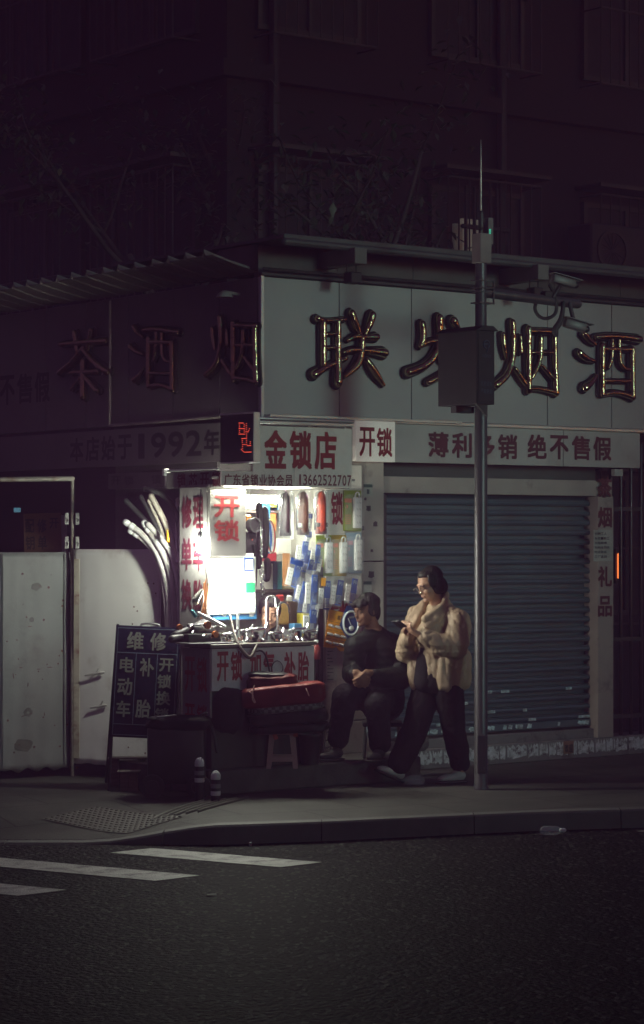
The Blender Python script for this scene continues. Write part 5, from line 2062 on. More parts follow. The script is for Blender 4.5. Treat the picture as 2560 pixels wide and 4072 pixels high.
# dark bins under the counter end
for i, (px, py, wp_, hp_, lab) in enumerate(((1232, 2985, 90, 120, 'black bucket shape beside the pink stool'), (960, 2990, 110, 100, 'dark carton pushed under the counter left of the stool'))):
    Y = 17.55
    c = P(px, py, Y)
    hw_ = wp_ / 2 * Y / F
    mb = MB()
    if i == 0:
        mb.lathe((c.x, Y, .178), [(hw_ * .8, 0), (hw_, .2), (hw_ * 1.06, .205), (hw_ * 1.06, .22), (hw_ * .93, .22), (hw_ * .75, .03)], 20)
        mb.build('bucket', M_black, None, at=(c.x, Y, .178), smooth=True, label='black plastic bucket on the plinth beside the pink stool', cat='bucket')
    else:
        mb.box(c.x - hw_, c.x + hw_, Y - .1, Y + .08, .178, .36, .004)
        mb.box(c.x - hw_, c.x + hw_, Y - .14, Y - .1, .35, .355, .001)
        mb.build('carton', mat('dark_carton', (.09, .07, .06), .8), None, at=(c.x, Y, .178), label=lab, cat='carton')
# litter
q = P(1640, 3052, 17.72)
mb = MB()
soft(mb, (q.x, q.y + .1, .028), (.07, .05, .03), .7, 31, p=.9)
mb.build('plastic_bag', clear_mat('bag_film_thin', amt=.14, rough=.15), None, at=(q.x, q.y + .1, 0), smooth='all', label='crumpled clear plastic bag on the ground behind the front shoe', cat='bag')
heap('cloth_bundle', 1672, 2955, 62, 60, .06, 18.55, 10, mat('pale_cloth_bundle', (.14, .125, .125), .7, var=.3, bump=.4, bs=20), 'pale cloth bundle on the step behind the walking legs', 'bundle', .2, 37, .8)
bt = thing('drink_bottle', 'small clear drink bottle lying in the gutter', 'bottle', V((P(2195, 0, 15.75).x, 15.75, -.12)))
x = P(2195, 0, 15.75).x
mb = MB()
mb.tube([(x - .05, 15.75, -.088), (x + .03, 15.76, -.088), (x + .055, 15.762, -.088)], [.03, .03, .015], 14)
mb.build('body', clear_mat('bottle_pet', amt=.2, rough=.08), bt, smooth=True)
mb = MB()
mb.tube([(x + .062, 15.762, -.088), (x + .08, 15.764, -.088)], .014, 12)
mb.build('cap', M_wht, bt, smooth=True)
q = P(995, 3350, 15.18)
mb = MB()
mb.lathe((q.x, 15.18, -.119), [(.008, 0), (.010, .024), (.009, .026)], 10)
mb.build('paper_cup', mat('tiny_cup', (.4, .4, .38), .6), None, at=(q.x, 15.18, -.119), label='tiny pale cup standing on the road at the kerb', cat='cup')
for px, Y, lab in ((975 * .8455, 13.05, 'pale scrap of paper on the asphalt below the zebra stripes'), (2540, 15.9, 'pale scrap lying in the gutter at the right edge')):
    x = P(px, 0, Y).x
    mb = MB()
    mb.quad((x, Y, -.113), (x + .05, Y + .02, -.117), (x + .045, Y + .07, -.112), (x - .005, Y + .05, -.116))
    mb.quad((x, Y, -.115), (x + .05, Y + .02, -.119), (x + .045, Y + .07, -.114), (x - .005, Y + .05, -.118))
    mb.build('paper_scrap', mat('grimy_paper', (.2, .2, .185), .8), None, at=(x, Y, -.119), label=lab, cat='paper')

# ================================================================ utility pole with box and cameras
PX, PY_ = 1.150, 17.50
pole = thing('utility_pole', 'dark steel utility pole standing before the shutter, with cameras on a side arm', 'pole', (PX, PY_, 0))
M_pole = mat('dark_pole_paint', (.085, .08, .088), .38, .35, var=.2, vs=4, stretch=(1, 1, .4), dirt=(.14, .13, .13), ds=9, dt=(.6, .75))
z1 = P(0, 1300, PY_).z
z2 = P(0, 1045, PY_).z
mb = MB()
mb.lathe((PX, PY_, 0), [(.055, 0), (.055, .02), (.049, .03), (.048, 1.5), (.046, z1), (.042, z1 + .01), (.041, z2)], 28)
mb.build('shaft', M_pole, pole, smooth=True)
mb = MB()
mb.box(PX - .03, PX + .035, PY_ - .054, PY_ - .04, .12, .40, .006)
mb.tube([(PX + .02, PY_ - .052, .16), (PX + .02, PY_ - .056, .16)], .006, 8)
mb.build('hatch', M_pole, pole)
MP = Matrix.Translation((PX, PY_, 0)) @ Matrix.Rotation(AR, 4, 'Z')
mb = MB(MP)
for py in (1115, 1145, 1160, 1205):
    z = P(0, py, PY_).z
    mb.box(-.055, .085, -.05, .05, z - .006, z + .004)
zz0, zz1 = P(0, 1210, PY_).z, P(0, 1112, PY_).z
mb.box(.078, .088, -.05, -.04, zz0, zz1)
mb.box(.078, .088, .04, .05, zz0, zz1)
mb.build('clamp', M_pole, pole)
mb = MB(MP)
za, zb = P(0, 1162, PY_).z, P(0, 1208, 18.06).z
mb.tube([(.03, 0, za), (.95, 0, zb)], [.038, .036], 16)
arm = mb.build('arm', M_pole, pole, smooth=True)
M_cam = mat('camera_housing', (.11, .10, .10), .4, var=.1)


def camera_(px, py, yaw, pitch, L_, m, lab, stem):
    c = MP.inverted() @ P(px, py, 17.95)
    Mc = MP @ Matrix.Translation((c.x, c.y, c.z)) @ Matrix.Rotation(R_(yaw), 4, 'Z') @ Matrix.Rotation(R_(pitch), 4, 'Y')
    o = thing('security_camera', lab, 'camera', Mc.to_translation())
    mb = MB(Mc)
    mb.box(-L_ / 2, L_ / 2, -.04, .04, -.03, .035, .012, 2)
    mb.build('housing', m, o, smooth=True)
    mb = MB(Mc)
    mb.box(-L_ / 2 - .01, L_ / 2 + .05, -.046, .046, .037, .046, .003)
    mb.build('sunshield', m, o)
    mb = MB(Mc)
    mb.tube([(L_ / 2 - .005, 0, 0), (L_ / 2 + .012, 0, 0)], .026, 16)
    mb.build('lens', M_black, o, smooth=True)
    mb = MB(MP)
    mb.tube([(c.x + stem[0], c.y, c.z + stem[1]), (c.x, c.y, c.z)], .016, 10)
    mb.build('mount', M_dark, o, smooth=True)


camera_(2238, 1120, -15, 12, .19, M_cam, 'grey bullet camera on top of the pole arm', (-.1, -.12))
camera_(2285, 1295, -20, 14, .17, M_cam, 'grey bullet camera hanging below the arm end', (-.05, .16))
mb = MB(MP)
mb.box(.60, .68, -.03, .03, za - .0, za + .045, .006)
mb.tube([MP.inverted() @ P(x, y, 17.9) for x, y in ((2185, 1135), (2205, 1170), (2215, 1225), (2205, 1255), (2170, 1270), (2140, 1258), (2125, 1230), (2130, 1205))], .013, 10, smooth=2)
mb.tube([MP.inverted() @ P(x, y, 17.92) for x, y in ((2240, 1205), (2236, 1250), (2225, 1285), (2205, 1310), (2210, 1330))], [.016, .018, .022, .026, .02], 10, smooth=2)
mb.build('cable', M_rubber, arm, smooth=True)
# telecom box
ux = V((.798, .602))
vx = V((-.602, .798))
cr_ = V((1.100, 17.2))
MBX = Matrix.Translation((cr_.x, cr_.y, 0)) @ Matrix.Rotation(AR, 4, 'Z')
tb = thing('telecom_box', 'dark grey telecom cabinet strapped to the utility pole over the gilded letters', 'cabinet', (cr_.x, cr_.y, P(0, 1610, 17.2).z), AR)
zb, zt = P(0, 1606, 17.2).z, P(0, 1312, 17.2).z
mb = MB(MBX)
mb.box(0, .17, 0, .43, zb, zt, .004)
M_tb = mat('cabinet_paint', (.035, .032, .036), .6, .0, spec=.2, var=.12, dirt=(.025, .022, .025), ds=6)
bdy = mb.build('body', M_tb, tb)
mb = MB(MBX)
mb.prism([(-.015, zt), (.19, zt), (.14, zt + .035), (.05, zt + .035)], -.02, .45)
mb.build('lid', M_tb, tb)
mb = MB(MBX)
mb.box(.012, .158, -.006, -.0005, zb + .02, zt - .02, .003)
dr_ = mb.build('door', M_tb, tb)
mb = MB(MBX)
zl = zt - .10
n_ = 20
pts = [(.085 + .028 * math.cos(t_), -.009, zl + .028 * math.sin(t_)) for t_ in [(-.6 + 5.2 * i / n_) for i in range(n_ + 1)]]
mb.tube(pts, .006, 6)
mb.tube([(.062, -.009, zl), (.108, -.009, zl + .006), (.09, -.009, zl - .05)], .005, 6, smooth=1)
mb.text('中国电信', .045, zl - .095, .13, zl - .068, -.0085, bold=.03)
mb.text('监控设备', .03, zb + .13, .14, zb + .165, -.0085, bold=.04)
mb.text('严禁触碰', .03, zb + .075, .14, zb + .11, -.0085, bold=.04)
mb.build('lettering', mat('dim_blue_print', (.035, .045, .085), .6), dr_)
mb = MB(MBX)
mb.box(.03, .2, .26, .32, zb - .05, zb - .002)
mb.prism([(.02, zb), (.12, zb), (.12, zb - .09)], .02, .04)
mb.build('bracket', M_dark, tb)
# top boxes, needle
zc0 = P(0, 1048, PY_).z
zc1 = P(0, 930, PY_).z
mb = MB(MP)
mb.box(-.045, .06, -.05, .05, zc0, zc1, .004)
mb.build('top_box', mat('top_box_paint', (.22, .19, .18), .6), pole)
mb = MB()
zn0, zn1 = P(0, 850, PY_).z, P(0, 556, PY_).z
mb.tube([(PX, PY_, zc1), (PX, PY_, zn0)], .017, 8)
mb.tube([(PX + .0, PY_ - .02, P(0, 905, PY_).z), (PX, PY_ - .02, zn0)], .02, 8)
mb.build('mast', M_dark, pole, smooth=True)
mb = MB()
mb.tube([(PX, PY_, zn0), (PX, PY_, zn0 + (zn1 - zn0) * .6), (PX, PY_, zn1)], [.0075, .0065, .0015], 10)
mb.build('needle', mat('steel_needle', (.52, .5, .44), .4, .5), pole, smooth=True)
dv = MP.inverted() @ P(1947, 970, PY_)
mb = MB(MP)
zd0, zd1 = P(0, 972, PY_).z, P(0, 864, PY_).z
mb.box(.045, .095, -.03, .05, zd0, zd1, .003)
dvo = mb.build('modem', mat('modem_case', (.15, .135, .14), .5), pole)
mb = MB(MP)
for i in range(5):
    z = P(0, 912 + i * 5, PY_).z
    mb.box(.052, .068, -.033, -.0295, z - .0025, z + .0025)
mb.build('green_lights', mat('green_led', (.05, .5, .3), .3, emis=(.08, .8, .5), es=.7), dvo)

# ================================================================ dark housing block and tree behind
apt = thing('apartment_block', 'dark apartment block with barred windows rising behind the corner shop', 'building', MR @ V((2.6, 4.2, 0)), AR)
M_apt = mat('stained_render', (.024, .021, .0245), .85, var=.2, vs=.8, dirt=(.02, .017, .021), ds=.7, dt=(.4, .7))
mb = MB(MR)
mb.box(2.6, 16, 4.2, 14, 0, 13)
for z in (3.2, 6.2, 9.2):
    mb.box(2.5, 16, 4.08, 4.2, z, z + .16)
    mb.box(2.48, 2.6, 4.08, 14, z, z + .16)
mb.build('wall', M_apt, apt)
M_pane = mat('dark_pane', (.03, .03, .04), .45, var=.3, spec=.2)
M_frame = mat('window_frame', (.034, .032, .034), .5)


def window(fr, cx, z, w_, h_, y, lit=False):
    mb = MB(fr)
    for x0, x1, a, c in ((cx - w_ / 2, cx + w_ / 2, z, z + .05), (cx - w_ / 2, cx + w_ / 2, z + h_ - .05, z + h_), (cx - w_ / 2, cx - w_ / 2 + .05, z + .05, z + h_ - .05), (cx + w_ / 2 - .05, cx + w_ / 2, z + .05, z + h_ - .05), (cx - .02, cx + .02, z + .05, z + h_ - .05)):
        mb.box(x0, x1, y - .06, y - .003, a, c)
    o = mb.build('window', M_frame, apt)
    mb = MB(fr)
    mb.box(cx - w_ / 2 + .05, cx + w_ / 2 - .05, y - .03, y - .01, z + .05, z + h_ - .05)
    mb.build('pane', mat('dim_lit_curtain', (.4, .38, .3), .8, emis=(1.0, .92, .70), es=.055, var=.2, vs=2) if lit else M_pane, o)
    mb = MB(fr)
    nb_ = int(w_ / .13)
    for i in range(nb_ + 1):
        x = cx - w_ / 2 + w_ * i / nb_
        mb.tube([(x, y - .32, z - .08), (x, y - .32, z + h_ + .05)], .009, 6, cap=False)
    for a in (z - .08, z + h_ * .48, z + h_ + .05):
        mb.tube([(cx - w_ / 2, y - .32, a), (cx + w_ / 2, y - .32, a)], .014, 6, cap=False)
        for x in (cx - w_ / 2, cx + w_ / 2):
            mb.tube([(x, y - .32, a), (x, y, a)], .012, 6, cap=False)
    mb.build('bars', mat('window_bars', (.05, .048, .046), .6), o)
    mb = MB(fr)
    mb.box(cx - w_ / 2 - .08, cx + w_ / 2 + .08, y - .4, y, z + h_ + .12, z + h_ + .16)
    mb.build('hood', M_frame, o)


MA = MR @ Matrix.Translation((2.6, 4.2, 0))
for z in (1.0, 3.9, 6.7, 9.8):
    for cx in (.95, 3.1, 5.2, 7.4, 10):
        window(MA, cx, z, 1.25, 1.5, 0)
MA2 = MR @ Matrix.Translation((2.6, 4.2, 0)) @ Matrix.Rotation(-math.pi / 2, 4, 'Z')
for z in (3.75, 6.7, 9.8):
    for cx in (-1.2, -3.3, -5.4, -8):
        window(MA2, cx, z, 1.5, 1.6, 0)
# glowing strips standing in for a lit wall behind the pole head
qq = MA.inverted() @ P(1885, 1050, 23.6)
w0 = Rp(1836, 1040, -4.14)
w1 = Rp(1945, 880, -4.14)
mb = MB(MR)
mb.box(w0.x, w1.x, 4.13, 4.19, w0.z - .4, w1.z)
so_ = mb.build('glowing_wall_strip', mat('wall_glow', (.4, .38, .3), .8, emis=(1, .93, .72), es=.062), apt)
mb = MB(MR)
mb.box(Rp(1805, 0, -4.14).x, Rp(1838, 0, -4.14).x, 4.13, 4.19, w0.z - .4, Rp(1820, 890, -4.14).z)
mb.box(Rp(1985, 0, -4.14).x, Rp(2010, 0, -4.14).x, 4.13, 4.19, Rp(1995, 850, -4.14).z, Rp(1995, 770, -4.14).z)
mb.build('glowing_wall_strip', mat('dimmer_wall_glow', (.4, .38, .3), .8, emis=(1, .92, .72), es=.02), apt)
mb = MB(MR)
for px in (1852, 1886, 1950, 1975):
    x = Rp(px, 0, -4.0).x
    mb.tube([(x, 4.0, w0.z - .5), (x, 4.0, w1.z + .3)], .02, 6)
for py in (905, 1012):
    z = Rp(1900, py, -4.0).z
    mb.tube([(Rp(1840, 0, -4).x, 4.0, z), (Rp(2020, 0, -4).x, 4.0, z)], .025, 6)
mb.build('bars', mat('window_bars', (.13, .125, .12)), so_)
# air conditioners
for px, py, m in ((2395, 1010, 0),):
    c = Rp(px, py, -4.0)
    mb = MB(MR)
    mb.box(c.x - .4, c.x + .4, 3.75, 4.12, c.z - .28, c.z + .28, .02)
    ac = mb.build('air_conditioner', mat('ac_case', (.032, .028, .031), .6, var=.2), apt)
    mb = MB(Matrix(MR) @ Matrix.Translation((c.x - .1, 3.74, c.z)))
    mb.disc((0, 0), .22, -.012, .006, 24, rin=.19)
    for k in range(8):
        a = math.pi * k / 8
        mb.tube([(-.2 * math.cos(a), 0, -.2 * math.sin(a)), (.2 * math.cos(a), 0, .2 * math.sin(a))], .005, 5, cap=False)
    mb.build('fan_grille', M_frame, ac)
mb = MB(MR)
for u in (3.1, 6.0, 8.4):
    mb.tube([(u, 4.12, 0), (u, 4.12, 12.5)], .05, 8, cap=False)
mb.build('drainpipe', M_frame, apt)
# tree in the yard between
random.seed(12)
base = MR @ V((2.9, 3.2, 0))
tree = thing('yard_tree', 'dark leafy tree growing in the yard between the shop and the apartment block', 'tree', base)
mb = MB()
tips = []


def branch(p, d, r, ln, lvl):
    pts, rad = [p], [r]
    n_ = 5
    for i in range(n_):
        d = (d + V((random.uniform(-.2, .2), random.uniform(-.2, .2), random.uniform(-.06, .14)))).normalized()
        p = p + d * ln / n_
        pts.append(p)
        rad.append(r * (1 - .45 * (i + 1) / n_))
    mb.tube(pts, rad, 8 if lvl < 2 else 5, cap=False)
    if lvl >= 3:
        tips.extend(pts[1:])
        return
    for _ in range(3 if lvl else 4):
        k_ = random.randint(2, n_)
        d2 = (d + V((random.uniform(-1, 1), random.uniform(-.8, .8), random.uniform(-.1, .7)))).normalized()
        branch(pts[k_], d2, rad[k_] * .72, ln * .62, lvl + 1)


branch(V((base.x, base.y, 0)), V((.04, 0, 1)), .14, 4.2, 0)
mb.build('trunk', mat('bark', (.05, .042, .04), .85, var=.3, bump=.6, bs=30), tree, smooth='all')
mb = MB()
for t_ in tips:
    for _ in range(17):
        c = t_ + V((random.gauss(0, .16), random.gauss(0, .16), random.gauss(0, .13)))
        d = V((random.uniform(-1, 1), random.uniform(-1, 1), random.uniform(-1, .3))).normalized()
        s_ = d.cross(V((0, 0, 1))).normalized() * random.uniform(.02, .034)
        ln = random.uniform(.08, .14)
        mid = c + d * ln * .5 + V((0, 0, .012))
        mb.f([mb.v(*c), mb.v(*(mid + s_)), mb.v(*(c + d * ln)), mb.v(*(mid - s_))])
mb.build('crown', mat('dark_leaf', (.05, .065, .045), .35, var=.5, vs=3), tree)
# ================================================================ people


def capsule(bm, a, b, ra, rb):
    a, b = V(a), V(b)
    for c, r in ((a, ra), (b, rb)):
        bmesh.ops.create_uvsphere(bm, u_segments=14, v_segments=8, radius=r, matrix=Matrix.Translation(c))
    d = b - a
    if d.length > 1e-5:
        q = d.to_track_quat('Z', 'Y').to_matrix().to_4x4()
        bmesh.ops.create_cone(bm, cap_ends=True, segments=14, radius1=ra, radius2=rb, depth=d.length, matrix=Matrix.Translation((a + b) / 2) @ q)


def flesh(name, mtl, parent, chains=(), ells=(), voxel=.009, smooth=4, disp=None, **tags):
    """one continuous surface grown round joints: chains of (point, radius) and ellipsoids (matrix, centre, radii)"""
    bm = bmesh.new()
    for ch in chains:
        for (a, ra), (b, rb) in zip(ch, ch[1:]):
            capsule(bm, a, b, ra, rb)
    for M, c, r in ells:
        bmesh.ops.create_uvsphere(bm, u_segments=20, v_segments=14, radius=1, matrix=M @ Matrix.Translation(V(c)) @ Matrix.Diagonal((*r, 1)))
    me = bpy.data.meshes.new('tmp')
    bm.to_mesh(me)
    bm.free()
    o = bpy.data.objects.new('tmp', me)
    COL.objects.link(o)
    md = o.modifiers.new('r', 'REMESH')
    md.mode = 'VOXEL'
    md.voxel_size = voxel
    dg = bpy.context.evaluated_depsgraph_get()
    me2 = bpy.data.meshes.new_from_object(o.evaluated_get(dg))
    bpy.data.objects.remove(o)
    mb = MB()
    mb.bm.free()
    mb.bm = bmesh.new()
    mb.bm.from_mesh(me2)
    for _ in range(smooth):
        bmesh.ops.smooth_vert(mb.bm, verts=mb.bm.verts, factor=.5, use_axis_x=True, use_axis_y=True, use_axis_z=True)
    if disp:
        mb.bm.normal_update()
        for v in mb.bm.verts:
            v.co += v.normal * disp(v.co)
    return mb.build(name, mtl, parent, smooth='all', **tags)


def head_matrix(c, fd, pitch, roll=0):
    yaw = math.atan2(fd[0], -fd[1])
    return Matrix.Translation(V(c)) @ Matrix.Rotation(yaw, 4, 'Z') @ Matrix.Rotation(R_(pitch), 4, 'X') @ Matrix.Rotation(R_(roll), 4, 'Y')


HEAD = [((0, .015, .03), (.074, .092, .082)), ((0, -.03, -.035), (.060, .060, .075)), ((0, -.038, -.078), (.046, .045, .034)), ((0, -.098, -.028), (.0125, .016, .014)), ((0, -.088, -.005), (.009, .014, .030)),
        ((0, -.080, .024), (.050, .013, .010)), ((.036, -.062, -.032), (.022, .020, .022)), ((-.036, -.062, -.032), (.022, .020, .022)), ((0, -.088, -.058), (.022, .010, .005)), ((0, -.087, -.068), (.019, .010, .005)), ((0, -.078, -.098), (.020, .018, .015)),
        ((.075, .008, -.012), (.009, .020, .031)), ((-.075, .008, -.012), (.009, .020, .031)), ((.030, -.076, .004), (.014, .010, .009)), ((-.030, -.076, .004), (.014, .010, .009))]


def face_bits(M, parent, closed=True):
    mb = MB(M)
    for s in (-1, 1):
        mb.tube([(s * .046, -.074, .001), (s * .031, -.0865, -.002), (s * .016, -.083, .001)], .0022, 6, smooth=1)
    mb.build('eyes', M_blackink, parent, smooth=True)
    mb = MB(M)
    for s in (-1, 1):
        mb.tube([(s * .052, -.076, .020), (s * .034, -.090, .025), (s * .014, -.090, .021)], .0034, 6, smooth=1)
    mb.build('eyebrows', M_hair, parent, smooth=True)
    mb = MB(M)
    mb.tube([(-.021, -.088, -.064), (0, -.0985, -.063), (.021, -.088, -.064)], .0022, 6, smooth=1)
    mb.build('mouth', mat('lips', (.22, .07, .06), .5), parent, smooth=True)


def hand(M, curl=1.0, mirror=1, spread=1.0):
    """chains for palm, four unequal bent fingers and a thumb; hand points along -Y of M, palm faces -Z"""
    ch = []

    def W_(x, y, z):
        return M @ V((x * mirror, y, z))
    for x in (-.026, -.009, .008, .025):
        ch.append([(W_(x * .75, 0, 0), .0165), (W_(x, -.075, 0), .0135)])
    for x, l, dx in ((-.029, .058, -.006), (-.010, .074, -.002), (.010, .080, .002), (.029, .070, .006)):
        p0 = (x, -.078, 0)
        a1, a2, a3 = .45 * curl, 1.25 * curl, 1.9 * curl
        p1 = (x + dx * spread, p0[1] - l * .45 * math.cos(a1), -l * .45 * math.sin(a1))
        p2 = (p1[0], p1[1] - l * .33 * math.cos(a2), p1[2] - l * .33 * math.sin(a2))
        p3 = (p2[0], p2[1] - l * .25 * math.cos(a3), p2[2] - l * .25 * math.sin(a3))
        ch.append([(W_(*p0), .0105), (W_(*p1), .0095), (W_(*p2), .0085), (W_(*p3), .0075)])
    ch.append([(W_(.026, -.02, -.004), .014), (W_(.046, -.045, -.016), .0115), (W_(.046, -.075, -.034), .0095), (W_(.038, -.094, -.044), .008)])
    return ch


def dirM(o, fwd, palm):
    """matrix at o whose -Y runs along fwd and whose -Z runs along palm"""
    y = -V(fwd).normalized()
    z = -V(palm)
    z = (z - y * z.dot(y)).normalized()
    x = y.cross(z)
    M = Matrix((x, y, z)).transposed().to_4x4()
    return Matrix.Translation(V(o)) @ M


def folds(sx, amp, seed, fine=.4):
    def f(c):
        q = V((c.x * sx[0], c.y * sx[1], c.z * sx[2])) + V((seed, seed, seed))
        a = noise.noise(q)
        r = 1 - abs(noise.noise(q * 1.9 + V((5, 2, 1)))) * 2
        return amp * (a * .8 + r * fine)
    return f


M_jeans = mat('black_trousers', (.016, .014, .017), .9, spec=.1, var=.3, bump=.3, bs=40)
# ---- woman walking, looking down at her phone
YW = 17.85


def Wp(px, py, dy=0.0):
    return P(px, py, YW + dy)


wom = thing('person', 'person in a loose beige padded jacket walking past the shutter looking at a phone', 'person', (Wp(1700, 0).x, YW, 0))
FD = V((-.84, -.54, 0))
hc = Wp(1706, 2322, -.02)
MH = head_matrix(hc, FD, 24, 0)
nk = Wp(1748, 2425, .03)
pel = Wp(1735, 2700, .02)
shN, shF = Wp(1822, 2462, -.10), Wp(1660, 2452, .16)
elN, wrN = Wp(1818, 2580, -.18), Wp(1672, 2528, -.24)
elF, wrF = Wp(1612, 2585, .10), Wp(1618, 2520, -.06)
hipN, hipF = Wp(1785, 2735, -.02), Wp(1700, 2735, .08)
kneeR, ankR = Wp(1802, 2890, .02), Wp(1832, 3058, .12)
kneeF, ankF = Wp(1655, 2885, -.02), Wp(1583, 3052, -.08)
ph_c = Wp(1598, 2490, -.22)
hN = dirM(wrN, (Wp(1622, 2500, -.25) - wrN), (-.2, .2, .9))
hF = dirM(wrF + V((0, -.05, 0)), (Wp(1592, 2490, -.2) - wrF - V((0, -.05, 0))), (.5, -.3, .55))
flesh('body', M_skin, wom,
      chains=[[(nk + V((.02, .02, -.06)), .07), (nk, .052), (hc + V((.02, .02, -.05)), .050)],
              [(nk, .07), (Wp(1745, 2560), .11), (pel, .12)],
              [(shN, .05), (elN, .040), (wrN, .025)], [(shF, .05), (elF, .040), (wrF + V((0, -.05, 0)), .025)],
              [(nk, .05), (shN, .05)], [(nk, .05), (shF, .05)],
              [(hipN, .085), (kneeR, .055), (ankR, .036)], [(hipF, .085), (kneeF, .055), (ankF, .036)], [(pel, .1), (hipN, .085)], [(pel, .1), (hipF, .085)]]
      + hand(hN, .85, 1) + hand(hF, .8, -1),
      ells=[(MH, c, r) for c, r in HEAD], voxel=.006, smooth=3)
face_bits(MH, wom)
# hair: cap, side, bun low at the nape
flesh('hair', M_hair, wom, ells=[(MH, (0, .042, .040), (.084, .088, .082)), (MH, (.055, .035, -.02), (.036, .06, .075)), (MH, (-.055, .035, -.02), (.036, .06, .075)), (MH, (0, .09, -.05), (.06, .05, .075)), (MH, (0, -.004, .080), (.064, .058, .032)),
                                 (MH, (.07, -.012, .03), (.016, .035, .05)), (MH, (-.07, -.012, .03), (.016, .035, .05))],
      voxel=.006, smooth=3, disp=folds((70, 70, 20), .002, 2))
mb = MB(MH)
for s in (-1, 1):
    n_ = 18
    for k_ in range(n_):
        a0, a1 = 2 * math.pi * k_ / n_, 2 * math.pi * (k_ + 1) / n_
        mb.tube([(s * .032 + .024 * math.cos(a0), -.108, -.006 + .021 * math.sin(a0)), (s * .032 + .024 * math.cos(a1), -.108, -.006 + .021 * math.sin(a1))], .0017, 5, cap=False)
    mb.tube([(s * .056, -.106, -.002), (s * .078, -.05, 0), (s * .080, .01, 0)], .0017, 5)
mb.tube([(-.009, -.109, -.003), (.009, -.109, -.003)], .0016, 5)
mb.build('glasses', M_chrome, wom, smooth=True)
M_jk = mat('beige_padded_cotton', (.37, .265, .185), .55, var=.10, vs=5, bump=.25, bs=25)


def jack(c):
    q = V((c.x * 5, c.y * 5, c.z * 4))
    a = noise.noise(q + V((3, 3, 3))) * .014
    sk = V((c.x * 14 + c.z * 4, c.y * 12, c.z * 6))
    r = -max(0, 1 - abs(noise.noise(sk)) * 5) * .007 - max(0, 1 - abs(noise.noise(sk * 1.7 + V((4, 1, 7)))) * 6) * .005
    if c.z < 1.02:                                          # gathers under the waist seam
        th = math.atan2(c.y - YW, c.x - Wp(1745, 0).x)
        r += .0035 * math.sin(th * 19 + 2 * noise.noise(q)) * min(1, (1.02 - c.z) / .08)
    if .99 < c.z < 1.03:
        r -= .006
    return a + r


bC = Wp(1755, 2560, .02)
flesh('jacket', M_jk, wom,
      chains=[[(nk + V((.01, .03, -.045)), .125), (Wp(1752, 2490, .03), .155), (Wp(1750, 2580, .02), .165), (Wp(1752, 2650, .02), .17)],
              [(Wp(1790, 2620, -.02), .16), (Wp(1805, 2690, -.02), .125)], [(Wp(1780, 2640, .1), .15), (Wp(1775, 2700, .1), .11)],
              [(nk + V((0, 0, -.05)), .11), (shN + V((-.01, .02, -.02)), .098), (shN + V((.005, 0, -.06)), .100)], [(nk + V((0, .05, -.05)), .11), (shF, .092)],
              [(shN + V((0, 0, -.02)), .098), (elN + V((-.01, .0, .02)), .092)], [(elN + V((-.01, 0, .02)), .090), ((elN + wrN) / 2 + V((0, 0, -.02)), .082), (wrN + V((.03, .0, -.005)), .058)],
              [(shF, .09), (elF + V((.0, -.02, 0)), .085), (elF + V((-.01, -.05, -.02)), .078)], [(elF + V((-.008, -.05, -.02)), .078), (wrF + V((.004, -.05, -.035)), .052)],
              [(Wp(1725, 2470, -.08), .09), (Wp(1705, 2530, -.09), .095), (Wp(1735, 2590, -.09), .075)],
              [(Wp(1650, 2600, .06), .06), (Wp(1652, 2680, .04), .062), (Wp(1655, 2725, .03), .045)],
              [(Wp(1765, 2650, -.1), .075), (Wp(1770, 2725, -.12), .060)], [(Wp(1830, 2650, -.05), .085), (Wp(1842, 2715, -.05), .060)]],
      voxel=.010, smooth=3, disp=jack)
# tall open collar
M_col = mat('collar_cotton', (.40, .285, .20), .75, var=.1, vs=14, bump=.3, bs=70)
flesh('collar', M_col, wom,
      chains=[[(Wp(1776, 2362, .03), .022), (Wp(1765, 2405, -.06), .028), (Wp(1720, 2440, -.14), .030), (Wp(1690, 2462, -.17), .030)],
              [(Wp(1778, 2395, .04), .025), (Wp(1778, 2425, -.05), .030), (Wp(1735, 2460, -.15), .034), (Wp(1698, 2490, -.18), .026)],
              [(Wp(1776, 2362, .03), .022), (Wp(1730, 2380, .12), .024), (Wp(1690, 2395, .10), .028), (Wp(1655, 2430, .04), .030), (Wp(1632, 2462, .0), .028)],
              [(Wp(1690, 2395, .10), .026), (Wp(1672, 2430, .04), .034), (Wp(1655, 2470, -.02), .036), (Wp(1640, 2490, -.04), .03)]],
      voxel=.008, smooth=3, disp=folds((16, 16, 10), .006, 8))
flesh('undershirt', M_jeans, wom, chains=[[(Wp(1712, 2560, .0), .07), (Wp(1698, 2640, -.02), .085), (Wp(1692, 2710, -.02), .09)]], voxel=.011, smooth=2)
flesh('trousers', M_jeans, wom,
      chains=[[(pel + V((0, 0, .02)), .145), (hipN, .112), (kneeR, .084), (ankR + V((-.008, 0, .05)), .076)], [(pel, .14), (hipF, .112), (kneeF, .094), (ankF + V((.012, 0, .04)), .088)]],
      voxel=.011, smooth=3, disp=lambda c: folds((9, 9, 6), .009, 4)(c) + folds((22, 22, 13), .006, 1, .9)(c))
M_shoe = mat('pale_canvas_shoe', (.36, .37, .36), .6, var=.1)
M_sole = mat('dark_sole', (.03, .028, .03), .6)
